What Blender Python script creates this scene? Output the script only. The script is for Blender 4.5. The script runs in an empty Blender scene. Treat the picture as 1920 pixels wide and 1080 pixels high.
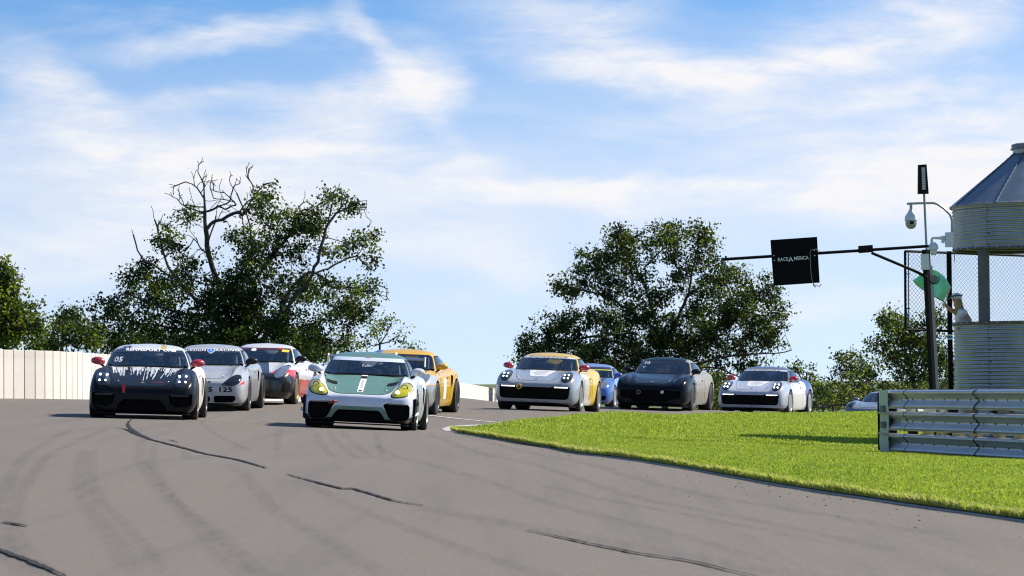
import bpy, bmesh, math, random
import numpy as np
from mathutils import Vector, Matrix, Euler
from mathutils.bvhtree import BVHTree
random.seed(7); np.random.seed(7)
R = math.radians
SC = bpy.context.scene
COL = SC.collection
# ------------------------------------------------------------------ camera
FPX = 5600.0; HORIZON = 715.0; CAM_Z = 0.85; ROLL = R(0.5)
PITCH = math.atan((HORIZON-540)/FPX)
fw = Vector((0, math.cos(PITCH), math.sin(PITCH)))
r0 = Vector((1, 0, 0)); u0 = Vector((0, -math.sin(PITCH), math.cos(PITCH)))
cr = r0*math.cos(ROLL)-u0*math.sin(ROLL); cu = u0*math.cos(ROLL)+r0*math.sin(ROLL)
CAMP = Vector((0, 0, CAM_Z))
cd = bpy.data.cameras.new('camera'); cam = bpy.data.objects.new('camera', cd); COL.objects.link(cam)
cd.sensor_width = 36; cd.lens = FPX/1920*36; cd.clip_start = .5; cd.clip_end = 9000
m = Matrix.Identity(4)
for i in range(3):
    m[i][0] = cr[i]; m[i][1] = cu[i]; m[i][2] = -fw[i]; m[i][3] = CAMP[i]
cam.matrix_world = m
cd.dof.use_dof = True; cd.dof.focus_distance = 50; cd.dof.aperture_fstop = 11
SC.camera = cam
SC.cycles.filter_width = 1.15
# ------------------------------------------------------------------ sky, sun, exposure
SUN_EL = R(43); SUN_AZ = R(68)          # azimuth from +Y (north) towards +X (east)
SC.view_settings.view_transform = 'Standard'; SC.view_settings.look = 'None'
SC.view_settings.gamma = 1; SC.view_settings.use_curve_mapping = False
SC.view_settings.exposure = 0.75
sd = bpy.data.lights.new('sun', 'SUN'); sun = bpy.data.objects.new('sun', sd); COL.objects.link(sun)
sd.energy = 4.6; sd.angle = R(.5); sd.color = (1, .93, .82)
sv = Vector((math.sin(SUN_AZ)*math.cos(SUN_EL), math.cos(SUN_AZ)*math.cos(SUN_EL), math.sin(SUN_EL)))
sun.rotation_euler = sv.to_track_quat('Z', 'Y').to_euler()
W = bpy.data.worlds.new('World'); SC.world = W; W.use_nodes = True
NT = W.node_tree; NT.nodes.clear()
def nd(t, typ, **k):
    n = t.nodes.new(typ)
    for a, b in k.items(): setattr(n, a, b)
    return n
def mth(t, op, a, b=None, c=None, clamp=False):
    n = nd(t, 'ShaderNodeMath', operation=op); n.use_clamp = clamp
    for i, v in enumerate((a, b, c)):
        if v is None: continue
        if isinstance(v, (int, float)): n.inputs[i].default_value = v
        else: t.links.new(v, n.inputs[i])
    return n.outputs[0]
def sstep(t, v, a, b):
    n = nd(t, 'ShaderNodeMapRange', interpolation_type='SMOOTHSTEP')
    t.links.new(v, n.inputs[0]); n.inputs[1].default_value = a; n.inputs[2].default_value = b
    return n.outputs[0]
def build_world():
    t = NT; L = t.links.new
    tc = nd(t, 'ShaderNodeTexCoord'); sp = nd(t, 'ShaderNodeSeparateXYZ'); L(tc.outputs['Generated'], sp.inputs[0])
    X, Y, Z = sp.outputs
    sky = nd(t, 'ShaderNodeTexSky', sky_type='NISHITA'); sky.sun_disc = False
    sky.sun_elevation = SUN_EL; sky.sun_rotation = SUN_AZ; sky.air_density = 1.0; sky.dust_density = .35; sky.ozone_density = 2.2
    # the camera sees a thin slice of sky: lift the lookup so the blue of the upper sky reaches down as in the photograph
    zz = mth(t, 'MULTIPLY_ADD', Z, 1.6, .135); zz = mth(t, 'MAXIMUM', zz, Z)
    cb = nd(t, 'ShaderNodeCombineXYZ'); L(X, cb.inputs[0]); L(Y, cb.inputs[1]); L(zz, cb.inputs[2])
    L(cb.outputs[0], sky.inputs[0])
    hs = nd(t, 'ShaderNodeHueSaturation'); hs.inputs['Saturation'].default_value = SKY_SAT; hs.inputs['Value'].default_value = 1.0
    L(sky.outputs[0], hs.inputs['Color'])
    tint = nd(t, 'ShaderNodeMix', data_type='RGBA', blend_type='MULTIPLY'); tint.inputs[0].default_value = 1
    L(hs.outputs[0], tint.inputs[6]); tint.inputs[7].default_value = SKY_TINT
    # angular coordinates in degrees: azimuth from +Y, elevation
    az = mth(t, 'MULTIPLY', mth(t, 'ARCTAN2', X, Y), 57.2958)
    el = mth(t, 'MULTIPLY', mth(t, 'ARCSINE', Z), 57.2958)
    def noise(sx, sy, ox, scale, det, rough, dist, lac=2.0):
        c = nd(t, 'ShaderNodeCombineXYZ'); L(mth(t, 'MULTIPLY', az, sx), c.inputs[0]); L(mth(t, 'MULTIPLY', el, sy), c.inputs[1]); c.inputs[2].default_value = ox
        n = nd(t, 'ShaderNodeTexNoise'); L(c.outputs[0], n.inputs['Vector']); n.inputs['Scale'].default_value = scale
        n.inputs['Detail'].default_value = det; n.inputs['Roughness'].default_value = rough; n.inputs['Distortion'].default_value = dist
        return n.outputs['Fac']
    wa = mth(t, 'SUBTRACT', noise(.5, 1.0, 3.3, .8, 4, .6, 0), .5)
    wb = mth(t, 'SUBTRACT', noise(.5, 1.0, 9.1, .8, 4, .6, 0), .5)
    az2 = mth(t, 'MULTIPLY_ADD', wa, 1.6, az); el2 = mth(t, 'MULTIPLY_ADD', wb, .9, el)
    def streak(a, e, ra, re, ang, amt, ed0=1.25, ed1=.1):
        ca, sa = math.cos(R(ang)), math.sin(R(ang))
        da = mth(t, 'SUBTRACT', az2, a); de = mth(t, 'SUBTRACT', el2, e)
        u = mth(t, 'ADD', mth(t, 'MULTIPLY', da, ca/ra), mth(t, 'MULTIPLY', de, sa/ra))
        v = mth(t, 'ADD', mth(t, 'MULTIPLY', da, -sa/re), mth(t, 'MULTIPLY', de, ca/re))
        q = mth(t, 'SQRT', mth(t, 'ADD', mth(t, 'MULTIPLY', u, u), mth(t, 'MULTIPLY', v, v)))
        return mth(t, 'MULTIPLY', sstep(t, q, ed0, ed1), amt)
    def AE(px, py):   # pixel of the photograph -> azimuth, elevation
        d = (fw + cr*((px-960)/FPX) - cu*((py-540)/FPX)).normalized()
        return math.degrees(math.atan2(d.x, d.y)), math.degrees(math.asin(d.z))
    k = 57.2958/FPX
    S = [ # px, py, rx, ry, angle, amount
      (420, 65, 240, 26, 9, .55), (135, 215, 190, 60, -42, .62), (95, 160, 90, 30, -10, .35), (740, 120, 210, 26, -50, .5), (790, 150, 90, 60, -20, .6),
      (660, 215, 170, 65, 14, .75), (820, 170, 60, 60, 60, .4), (500, 180, 420, 22, 2, .35),
      (300, 330, 520, 90, -6, .6), (1200, 120, 330, 45, -9, .62), (1540, 115, 240, 40, 8, .72), (1060, 25, 240, 40, -4, .62),
      (1700, 40, 330, 60, 4, .55), (1380, 135, 300, 22, 0, .5), (1780, 260, 500, 130, 4, .6), (1230, 350, 420, 14, -1, .6), (1060, 366, 330, 30, -3, .62),
      (1550, 370, 420, 45, 3, .5), (970, 500, 110, 40, -12, .5), (760, 430, 260, 60, 0, .35), (150, 470, 420, 70, 10, .5), (1600, 580, 300, 25, 3, .35),
      (880, 318, 90, 20, 8, .5), (260, 300, 300, 80, -8, .4), (1750, 330, 330, 90, 2, .45), (600, 310, 300, 45, 6, .5), (1500, 200, 380, 30, 6, .35)]
    # the same kind of wisps all round the sky, beyond the picture
    rr = random.Random(5); acc = None
    for s in S:
        a, e = AE(s[0], s[1]); v = streak(a, e, s[2]*k*1.15, s[3]*k*1.35, s[4], s[5])
        acc = v if acc is None else mth(t, 'ADD', acc, mth(t, 'MULTIPLY', v, mth(t, 'SUBTRACT', 1, acc)))
    cir = noise(.22, .8, 1.7, 1.0, 8, .62, .6)
    fine = noise(.8, 3.2, 5.7, 1.0, 6, .6, .4)
    outside = mth(t, 'MULTIPLY', sstep(t, cir, .42, .72), .5)
    tex = mth(t, 'ADD', mth(t, 'MULTIPLY', sstep(t, cir, .3, .7), .5), mth(t, 'MULTIPLY', sstep(t, fine, .25, .75), .5))
    f = mth(t, 'ADD', mth(t, 'MULTIPLY', acc, mth(t, 'MULTIPLY_ADD', tex, 1.0, .45)), mth(t, 'MULTIPLY', outside, .45))
    # thin veil that thickens towards the horizon
    veil = mth(t, 'MULTIPLY', mth(t, 'POWER', sstep(t, el, 8.0, 2.6), 1.0), .50)
    f = mth(t, 'ADD', f, mth(t, 'MULTIPLY', veil, mth(t, 'SUBTRACT', 1, f)), clamp=True)
    mx = nd(t, 'ShaderNodeMix', data_type='RGBA'); L(mth(t, 'MULTIPLY', f, .97), mx.inputs[0]); L(tint.outputs[2], mx.inputs[6]); mx.inputs[7].default_value = CLOUD_COL
    bg = nd(t, 'ShaderNodeBackground'); L(mx.outputs[2], bg.inputs[0]); bg.inputs[1].default_value = SKY_STR
    out = nd(t, 'ShaderNodeOutputWorld'); L(bg.outputs[0], out.inputs[0])
SKY_SAT = 1.24; SKY_TINT = (1.04, 1.07, 1.06, 1); CLOUD_COL = (5.7, 5.62, 5.72, 1); SKY_STR = .10
build_world()
# ------------------------------------------------------------------ helpers
def P(px, py, d): return CAMP + (fw + cr*((px-960)/FPX) - cu*((py-540)/FPX))*d
def tag(o, label=None, cat=None, group=None, kind=None):
    if label: o['label'] = label
    if cat: o['category'] = cat
    if group: o['group'] = group
    if kind: o['kind'] = kind
    return o
def empty(name, loc=(0, 0, 0), rot=(0, 0, 0)):
    o = bpy.data.objects.new(name, None); COL.objects.link(o); o.location = loc; o.rotation_euler = rot; o.empty_display_size = .2
    return o
def obj(name, me, mats=None, parent=None, smooth=True, sharp=35):
    if mats is not None:
        if not isinstance(mats, (list, tuple)): mats = [mats]
        if not me.materials:
            for q in mats: me.materials.append(q)
    if smooth and len(me.polygons):
        me.polygons.foreach_set('use_smooth', [True]*len(me.polygons))
        if sharp: me.set_sharp_from_angle(angle=R(sharp))
    o = bpy.data.objects.new(name, me); COL.objects.link(o); o.parent = parent
    return o
def mesh(v, f, mi=None):
    me = bpy.data.meshes.new('m'); me.from_pydata([tuple(q) for q in v], [], [tuple(q) for q in f])
    if mi is not None: me.polygons.foreach_set('material_index', mi)
    me.update(); return me
class MB:
    def __init__(s): s.v = []; s.f = []; s.m = []
    def add(s, v, f, mi=0):
        n = len(s.v); s.v += [tuple(q) for q in v]; s.f += [tuple(i+n for i in q) for q in f]; s.m += [mi]*len(f); return s
    def box(s, c, d, rot=None, mi=0):
        c = Vector(c); v = []
        for z in (-1, 1):
            for x, y in ((-1, -1), (1, -1), (1, 1), (-1, 1)):
                q = Vector((x*d[0]/2, y*d[1]/2, z*d[2]/2))
                if rot is not None: q = rot @ q
                v.append(c+q)
        return s.add(v, [(3, 2, 1, 0), (4, 5, 6, 7), (0, 1, 5, 4), (1, 2, 6, 5), (2, 3, 7, 6), (3, 0, 4, 7)], mi)
    def tube(s, pts, r, n=8, mi=0, caps=True):
        pts = [Vector(p) for p in pts]; k = len(pts)
        rs = r if isinstance(r, (list, tuple)) else [r]*k
        v = []; up = None
        for i, p in enumerate(pts):
            d = (pts[min(i+1, k-1)]-pts[max(i-1, 0)])
            d = d.normalized() if d.length > 1e-9 else Vector((0, 0, 1))
            if up is None: up = d.orthogonal().normalized()
            else:
                up = up-d*up.dot(d); up = up.normalized() if up.length > 1e-6 else d.orthogonal().normalized()
            w = d.cross(up)
            for j in range(n):
                a = 2*math.pi*j/n; v.append(p+(up*math.cos(a)+w*math.sin(a))*rs[i])
        f = [(i*n+j, i*n+(j+1) % n, (i+1)*n+(j+1) % n, (i+1)*n+j) for i in range(k-1) for j in range(n)]
        if caps: f += [tuple(range(n-1, -1, -1)), tuple((k-1)*n+j for j in range(n))]
        return s.add(v, f, mi)
    def lathe(s, prof, n=32, M=None, mi=0, closed=False):   # profile (r, h) about local z
        k = len(prof); v = []
        for r_, h in prof:
            for j in range(n):
                a = 2*math.pi*j/n; q = Vector((r_*math.cos(a), r_*math.sin(a), h)); v.append(M @ q if M is not None else q)
        kk = k if closed else k-1
        f = [(i*n+j, i*n+(j+1) % n, ((i+1) % k)*n+(j+1) % n, ((i+1) % k)*n+j) for i in range(kk) for j in range(n)]
        if not closed:
            if prof[0][0] > 1e-4: f.append(tuple(range(n-1, -1, -1)))
            if prof[-1][0] > 1e-4: f.append(tuple((k-1)*n+j for j in range(n)))
        return s.add(v, f, mi)
    def ball(s, c, r, nu=12, nv=8, mi=0, M=None):
        c = Vector(c); r = r if isinstance(r, (tuple, list)) else (r, r, r); v = []
        for i in range(nv+1):
            ph = math.pi*i/nv
            for j in range(nu):
                a = 2*math.pi*j/nu; q = Vector((r[0]*math.sin(ph)*math.cos(a), r[1]*math.sin(ph)*math.sin(a), r[2]*math.cos(ph)))
                v.append(c+(M @ q if M is not None else q))
        return s.add(v, [(i*nu+j, (i+1)*nu+j, (i+1)*nu+(j+1) % nu, i*nu+(j+1) % nu) for i in range(nv) for j in range(nu)], mi)
    def me(s):
        me = mesh(s.v, s.f, s.m)
        bm = bmesh.new(); bm.from_mesh(me); bmesh.ops.remove_doubles(bm, verts=bm.verts, dist=1e-5); bmesh.ops.recalc_face_normals(bm, faces=bm.faces); bm.to_mesh(me); bm.free()
        return me
    def build(s, name, mats, parent=None, **k): return obj(name, s.me(), mats, parent, **k)
# ------------------------------------------------------------------ materials
def newmat(name):
    m = bpy.data.materials.new(name); m.use_nodes = True; t = m.node_tree
    return m, t, t.nodes['Principled BSDF']
def nz(t, scale, det=4, rough=.55, coord='Object', vec=None):
    n = nd(t, 'ShaderNodeTexNoise'); n.inputs['Scale'].default_value = scale; n.inputs['Detail'].default_value = det; n.inputs['Roughness'].default_value = rough
    if vec is None: vec = nd(t, 'ShaderNodeTexCoord').outputs[coord]
    t.links.new(vec, n.inputs['Vector']); return n.outputs['Fac']
def mapv(t, scale, coord='Object'):
    a = nd(t, 'ShaderNodeMapping'); a.inputs['Scale'].default_value = scale
    t.links.new(nd(t, 'ShaderNodeTexCoord').outputs[coord], a.inputs[0]); return a.outputs[0]
def ramp(t, fac, stops):
    n = nd(t, 'ShaderNodeValToRGB'); e = n.color_ramp.elements
    e[0].position = stops[0][0]; e[0].color = (*stops[0][1], 1); e[1].position = stops[-1][0]; e[1].color = (*stops[-1][1], 1)
    for p, c in stops[1:-1]:
        q = e.new(p); q.color = (*c, 1)
    t.links.new(fac, n.inputs[0]); return n.outputs[0]
def mixc(t, fac, a, b, blend='MIX'):
    n = nd(t, 'ShaderNodeMix', data_type='RGBA', blend_type=blend)
    for i, v in ((0, fac), (6, a), (7, b)):
        if isinstance(v, (int, float)): n.inputs[i].default_value = v
        elif isinstance(v, tuple): n.inputs[i].default_value = (*v[:3], 1)
        else: t.links.new(v, n.inputs[i])
    return n.outputs[2]
def bump(t, b, h, strength, dist=.01):
    n = nd(t, 'ShaderNodeBump'); n.inputs['Strength'].default_value = strength; n.inputs['Distance'].default_value = dist
    t.links.new(h, n.inputs['Height']); t.links.new(n.outputs[0], b.inputs['Normal'])
def simple(name, col, rough=.5, metal=0, var=.12, sc=6, bmp=0, coat=0, emit=None, es=1):
    m, t, b = newmat(name)
    f = nz(t, sc); c = mixc(t, f, tuple(x*(1-var) for x in col), tuple(min(1, x*(1+var)) for x in col)); t.links.new(c, b.inputs['Base Color'])
    b.inputs['Roughness'].default_value = rough; b.inputs['Metallic'].default_value = metal; b.inputs['Coat Weight'].default_value = coat; b.inputs['Coat Roughness'].default_value = .04
    if max(col) < .01: b.inputs['Specular IOR Level'].default_value = .12
    if bmp: bump(t, b, nz(t, sc*8), bmp)
    if emit: b.inputs['Emission Color'].default_value = (*emit, 1); b.inputs['Emission Strength'].default_value = es
    return m
def lin(*c): return tuple(((x/255+.055)/1.055)**2.4 if x > 10 else x/255/12.92 for x in c)
_pm = {}
def paint(col, metal=0.0, rough=.28, zones=(), coat=None):
    """car paint; zones: list of (color, [(a,b,c,d),...] half spaces a*x+b*y+c*z+d>0 in car coordinates, warp)"""
    if coat is None: coat = .06 if max(col) < .05 else .6
    key = (col, metal, rough, str(zones), coat)
    if key in _pm: return _pm[key]
    m, t, b = newmat('car paint'); L = t.links.new
    tc = nd(t, 'ShaderNodeTexCoord'); sp = nd(t, 'ShaderNodeSeparateXYZ'); L(tc.outputs['Object'], sp.inputs[0]); x, y, z = sp.outputs
    dirt = nz(t, 5, 6, .6); c = mixc(t, sstep(t, dirt, .35, .8), col, tuple(q*.85+.004 for q in col))
    for zc, planes, warp in zones:
        mask = None
        w = mth(t, 'MULTIPLY', mth(t, 'SUBTRACT', nz(t, 2.2, 3, .6), .5), warp) if warp else None
        for (a, b_, c_, d) in planes:
            v = mth(t, 'ADD', mth(t, 'ADD', mth(t, 'MULTIPLY', x, a), mth(t, 'MULTIPLY', y, b_)), mth(t, 'MULTIPLY_ADD', z, c_, d))
            if w is not None: v = mth(t, 'ADD', v, w)
            s = sstep(t, v, -.004, .004); mask = s if mask is None else mth(t, 'MULTIPLY', mask, s)
        c = mixc(t, mask, c, zc)
    # road film low on the body
    c = mixc(t, mth(t, 'MULTIPLY', sstep(t, z, .175, .165), sstep(t, y, -1.5, -1.52)), c, (.008, .008, .009))
    low = mth(t, 'MULTIPLY', sstep(t, z, .55, .12), mth(t, 'MULTIPLY', sstep(t, nz(t, 9, 6, .65), .35, .75), .10 if max(col) < .05 else .3))
    c = mixc(t, low, c, (.10, .088, .075))
    L(c, b.inputs['Base Color']); b.inputs['Metallic'].default_value = metal; b.inputs['Specular IOR Level'].default_value = .11 if max(col) < .05 else .5
    L(mth(t, 'MULTIPLY_ADD', dirt, .18, rough-.08), b.inputs['Roughness']); b.inputs['Coat Weight'].default_value = coat; b.inputs['Coat Roughness'].default_value = .06
    _pm[key] = m; return m
M = {}
M['black'] = simple('black plastic', (.008, .008, .009), .5)
M['pure'] = simple('wire black', (.012, .013, .015), 1.0); M['pure'].node_tree.nodes['Principled BSDF'].inputs['Specular IOR Level'].default_value = 0
M['gloss'] = simple('gloss black', (.010, .011, .014), .12, coat=.5)
M['rubber'] = simple('tyre rubber', (.022, .021, .021), .75, bmp=.2, var=.35, sc=12)
M['mesh'] = simple('intake mesh', (.006, .006, .007), .7)
M['rim_dark'] = simple('dark alloy', (.06, .062, .066), .35, .7)
M['rim_silver'] = simple('silver alloy', (.5, .5, .5), .3, .8)
M['rim_gold'] = simple('bronze alloy', (.40, .30, .15), .35, .7)
M['disc'] = simple('brake disc', (.25, .25, .25), .35, .9)
M['white'] = simple('white vinyl', (.8, .8, .8), .4, var=.05)
M['steel'] = simple('painted cage tube', (.62, .62, .60), .4)
M['lamp_white'] = simple('lit headlamp', (1, 1, 1), .2, emit=(1, .97, .93), es=2.6)
M['lamp_yellow'] = simple('lit yellow lamp', (1, .95, .4), .2, emit=(1, .93, .42), es=3)
M['drl'] = simple('daytime running light', (1, 1, 1), .2, emit=(1, .98, .95), es=1.3)
M['yellow_lens'] = simple('yellow tinted lens', (.46, .42, .015), .08, coat=1, var=.25, sc=10)
M['dark_lens'] = simple('smoked lens', (.018, .020, .024), .06, coat=1)
M['clear_lens'] = simple('clear lens reflector', (.30, .33, .37), .10, .6, var=.6, sc=16, coat=1)
M['red'] = simple('red vinyl', (.62, .02, .02), .4)
M['pink'] = simple('faded red lettering', (.35, .04, .05), .5)
M['blue'] = simple('blue vinyl', (.03, .16, .55), .4)
M['yellowv'] = simple('yellow vinyl', (.8, .5, .03), .4)
M['seat'] = simple('seat fabric', (.03, .03, .035), .9)
M['helmet'] = simple('helmet shell', (.6, .6, .62), .2, coat=1)
M['suit'] = simple('racing suit', (.05, .055, .07), .85, bmp=.2)
def glassmat(name='tinted glass', tint=(.50, .56, .60)):
    m, t, b = newmat(name); L = t.links.new; t.nodes.remove(b)
    tr = nd(t, 'ShaderNodeBsdfTransparent'); L(mixc(t, nz(t, 3), tint, tuple(x*.85 for x in tint)), tr.inputs[0])
    gl = nd(t, 'ShaderNodeBsdfGlossy'); gl.inputs['Roughness'].default_value = .03
    fr = nd(t, 'ShaderNodeFresnel'); fr.inputs[0].default_value = 1.5
    mx = nd(t, 'ShaderNodeMixShader'); L(mth(t, 'MULTIPLY_ADD', fr.outputs[0], 1.25, .06, clamp=True), mx.inputs[0]); L(tr.outputs[0], mx.inputs[1]); L(gl.outputs[0], mx.inputs[2])
    L(mx.outputs[0], t.nodes['Material Output'].inputs[0]); return m
M['glass'] = glassmat()
# ------------------------------------------------------------------ terrain
CP = [  # pixel x, y of a ground point and the scale there (pixels per metre)
 (175,782,110),(352,787,111),(380,784,106),(580,799,114),(765,806,114),(285,773,98),(460,770,97),(483,768,93),(400,758,90),(548,757,90),(600,758,86),
 (812,778,94),(850,777,92),(680,774,94),(740,768,88),(700,767,88),(850,768,84),(950,765,85),(1075,771,85),(1105,771,82),(1175,766,76),(1290,768,76),(1320,768,73),
 (1360,775,70),(1475,778,70),(1515,778,68),(1050,764,66),(1150,766,66),
 (0,747,86),(165,749,82),(400,751,68),(580,753,56),(720,755,46),(860,757,37),(928,758,28),(1000,758,22),
 (900,757,45),(960,758,50),(1000,760,55),(880,757,60),
 (850,808,105),(1130,856,161),(1350,890,201),(1600,932,247),(1920,978,302),(960,1080,430),(0,1080,450),(1920,1080,430),(500,950,250),(0,900,230),(300,850,165),(650,860,160),(960,930,235),
 (1665,854,115),(1840,863,126),(1920,869,132),(1530,832,110),(1000,789,94),(1200,780,82),(1400,778,76),(1560,777,74),(1650,776,75),(1750,776,76),(1900,776,76),
 (1604,838,56),(1500,804,60),(1400,792,60),(1700,842,56),
]
_w = [P(a, b, FPX/s) for a, b, s in CP]
_pts = [(p.x, p.y, p.z) for p in _w] + [(-14,20,.22),(-18,45,.75),(-25,60,.9),(12,20,-.25),(18,45,-.9),(-3,3,.05),(4,3,-.02),(14,3,-.4),(-14,3,.3),(22,75,-.6),(30,100,-3),(10,110,-3.4),(14,150,-3.2),(-20,120,-1.0),(-25,90,.2)]
_A = np.array(_pts); _S = 20.0
def _phi(d2): return np.where(d2 > 1e-12, .5*d2*np.log(np.maximum(d2, 1e-12)), 0)
def _fit():
    X = _A[:, :2]/_S; n = len(X); D = ((X[:, None]-X[None])**2).sum(-1); K = _phi(D)+np.eye(n)*2e-3
    Q = np.hstack([np.ones((n, 1)), X]); Mx = np.zeros((n+3, n+3)); Mx[:n, :n] = K; Mx[:n, n:] = Q; Mx[n:, :n] = Q.T
    return np.linalg.solve(Mx, np.concatenate([_A[:, 2], np.zeros(3)]))
_c = _fit()
def Gn(x, y):
    x = np.asarray(x, float); y = np.asarray(y, float); sh = x.shape; x = x.ravel(); y = y.ravel(); out = np.empty_like(x)
    for i in range(0, len(x), 60000):
        a = np.stack([x[i:i+60000], y[i:i+60000]], 1)/_S; D = ((a[:, None]-_A[None, :, :2]/_S)**2).sum(-1)
        out[i:i+60000] = _phi(D) @ _c[:-3] + _c[-3] + a @ _c[-2:]
    # far away and beside the track the land levels out a few metres lower
    r = np.clip(np.maximum.reduce([(y-215)/60, (-y-5)/30, (np.abs(x)-28)/30]), 0, 1); r = r*r*(3-2*r)
    out = np.clip(out, -3.6, 1.3)
    return (out*(1-r)+(-3.6)*r).reshape(sh)
def G(x, y): return float(Gn([x], [y])[0])
def PG(px, py, dmin=6, dmax=120):   # where the ray through a pixel meets the ground
    ds = np.linspace(dmin, dmax, 900); o = np.array(CAMP); dr = np.array(fw + cr*((px-960)/FPX) - cu*((py-540)/FPX))
    q = o+ds[:, None]*dr; g = Gn(q[:, 0], q[:, 1]); k = np.argmax(q[:, 2] < g)
    return Vector(q[k]) if q[k, 2] < g[k] else Vector(q[-1])
def gridmesh(xs, ys, zf, off=0):
    XX, YY = np.meshgrid(xs, ys); Z = zf(XX, YY)+off; nx, ny = len(xs), len(ys)
    v = np.stack([XX.ravel(), YY.ravel(), Z.ravel()], 1)
    i = np.arange((ny-1)*(nx-1)); r_ = i//(nx-1); c_ = i % (nx-1); a = r_*nx+c_
    f = np.stack([a, a+1, a+nx+1, a+nx], 1)
    return npmesh(v, f)
def npmesh(v, f):
    v = np.ascontiguousarray(v, dtype=np.float32); f = np.ascontiguousarray(f, dtype=np.int32); me = bpy.data.meshes.new('m'); k = f.shape[1]
    me.vertices.add(len(v)); me.vertices.foreach_set('co', v.ravel()); me.loops.add(f.size); me.loops.foreach_set('vertex_index', f.ravel())
    me.polygons.add(len(f)); me.polygons.foreach_set('loop_start', np.arange(0, f.size, k, dtype=np.int32)); me.update(calc_edges=True); return me
def mat_asphalt():
    m, t, b = newmat('worn asphalt'); L = t.links.new; tc = nd(t, 'ShaderNodeTexCoord').outputs['Object']
    big = nz(t, .22, 5, .6); mid = nz(t, 2.3, 5, .65); fine = nz(t, 160, 3, .7); spk = nz(t, 38, 6, .85)
    st = nd(t, 'ShaderNodeMapping'); st.inputs['Scale'].default_value = (2.6, .10, 1); st.inputs['Rotation'].default_value = (0, 0, R(-8)); L(tc, st.inputs[0])
    streak = nz(t, 1.0, 6, .6, vec=st.outputs[0])
    st2 = nd(t, 'ShaderNodeMapping'); st2.inputs['Scale'].default_value = (9, .22, 1); st2.inputs['Rotation'].default_value = (0, 0, R(-11)); L(tc, st2.inputs[0])
    streak2 = nz(t, 1.0, 4, .6, vec=st2.outputs[0])
    c = mixc(t, big, (.155, .129, .105), (.183, .155, .127))
    c = mixc(t, mth(t, 'MULTIPLY', sstep(t, streak, .42, .72), .40), c, (.095, .089, .085))
    c = mixc(t, mth(t, 'MULTIPLY', sstep(t, streak2, .55, .75), .22), c, (.07, .068, .068))
    c = mixc(t, mth(t, 'MULTIPLY', sstep(t, mid, .3, .8), .22), c, (.17, .158, .148))
    c = mixc(t, mth(t, 'MULTIPLY', sstep(t, spk, .42, .68), .75), c, (.065, .062, .06))
    c = mixc(t, mth(t, 'MULTIPLY', sstep(t, fine, .5, .72), .7), c, (.24, .225, .21))
    L(c, b.inputs['Base Color']); b.inputs['Roughness'].default_value = .82; b.inputs['Specular IOR Level'].default_value = .28
    bump(t, b, mth(t, 'ADD', mth(t, 'MULTIPLY', nz(t, 90, 3, .7), .5), mth(t, 'MULTIPLY', mid, .6)), .5, .02); return m
def mat_soil():
    m, t, b = newmat('rough grass ground'); c = ramp(t, nz(t, .8, 6, .65), [(.3, (.05, .075, .015)), (.55, (.075, .11, .02)), (.75, (.11, .12, .035))])
    t.links.new(c, b.inputs['Base Color']); b.inputs['Roughness'].default_value = .95; bump(t, b, nz(t, 12, 6), .8, .05); return m
def mat_turf():
    m, t, b = newmat('turf'); c = ramp(t, nz(t, 1.2, 6, .7), [(.3, (.12, .16, .012)), (.5, (.17, .22, .015)), (.72, (.21, .25, .022))])
    t.links.new(c, b.inputs['Base Color']); b.inputs['Roughness'].default_value = .95; bump(t, b, nz(t, 60, 4), .8, .03); return m
def mat_blade():
    m, t, b = newmat('grass blade'); L = t.links.new
    at = nd(t, 'ShaderNodeAttribute'); at.attribute_name = 'tint'
    patch = nz(t, .55, 5, .6); dry = mth(t, 'MULTIPLY', sstep(t, nz(t, 1.7, 6, .7), .52, .72), .24)
    c = ramp(t, mth(t, 'ADD', mth(t, 'MULTIPLY', at.outputs['Fac'], .72), mth(t, 'MULTIPLY_ADD', patch, .34, mth(t, 'SUBTRACT', dry, .06))), [(.1, (.13, .19, .028)), (.4, (.34, .40, .055)), (.66, (.50, .53, .11)), (.86, (.56, .49, .26)), (1, (.15, .115, .06))])
    L(c, b.inputs['Base Color']); b.inputs['Roughness'].default_value = .55; b.inputs['Specular IOR Level'].default_value = .25
    tl = nd(t, 'ShaderNodeBsdfTranslucent'); L(mixc(t, 1, c, (1.0, 1.15, .55), 'MULTIPLY'), tl.inputs[0])
    mx = nd(t, 'ShaderNodeMixShader'); mx.inputs[0].default_value = .5; L(b.outputs[0], mx.inputs[1]); L(tl.outputs[0], mx.inputs[2])
    L(mx.outputs[0], t.nodes['Material Output'].inputs[0]); return m
M['asphalt'] = mat_asphalt(); M['soil'] = mat_soil(); M['turf'] = mat_turf(); M['blade'] = mat_blade()
M['concrete'] = simple('kerb concrete', (.36, .36, .36), .85, var=.25, sc=4, bmp=.5)
M['crack'] = simple('bitumen crack filler', (.030, .029, .031), .9, var=.3)
M['crack'].node_tree.nodes['Principled BSDF'].inputs['Specular IOR Level'].default_value = .15
M['paintline'] = simple('worn white road paint', (.62, .62, .62), .7, var=.25, sc=9)
def alpha_mat(name, col, a, sx=3):
    m, t, b = newmat(name); L = t.links.new; b.inputs['Base Color'].default_value = (*col, 1); b.inputs['Roughness'].default_value = .6
    at = nd(t, 'ShaderNodeAttribute'); at.attribute_name = 'tint'
    L(mth(t, 'MULTIPLY', mth(t, 'MULTIPLY', sstep(t, nz(t, 1, 5, .6, vec=mapv(t, (sx, sx*.06, 1))), .2, .75), a), at.outputs['Fac']), b.inputs['Alpha']); return m
M['skid'] = alpha_mat('rubber mark', (.03, .03, .032), .115, 16)
def lines(*segs):
    out = []
    for a, b, n in segs: out += list(np.linspace(a, b, n, endpoint=False))
    return np.array(out+[segs[-1][1]])
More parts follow.
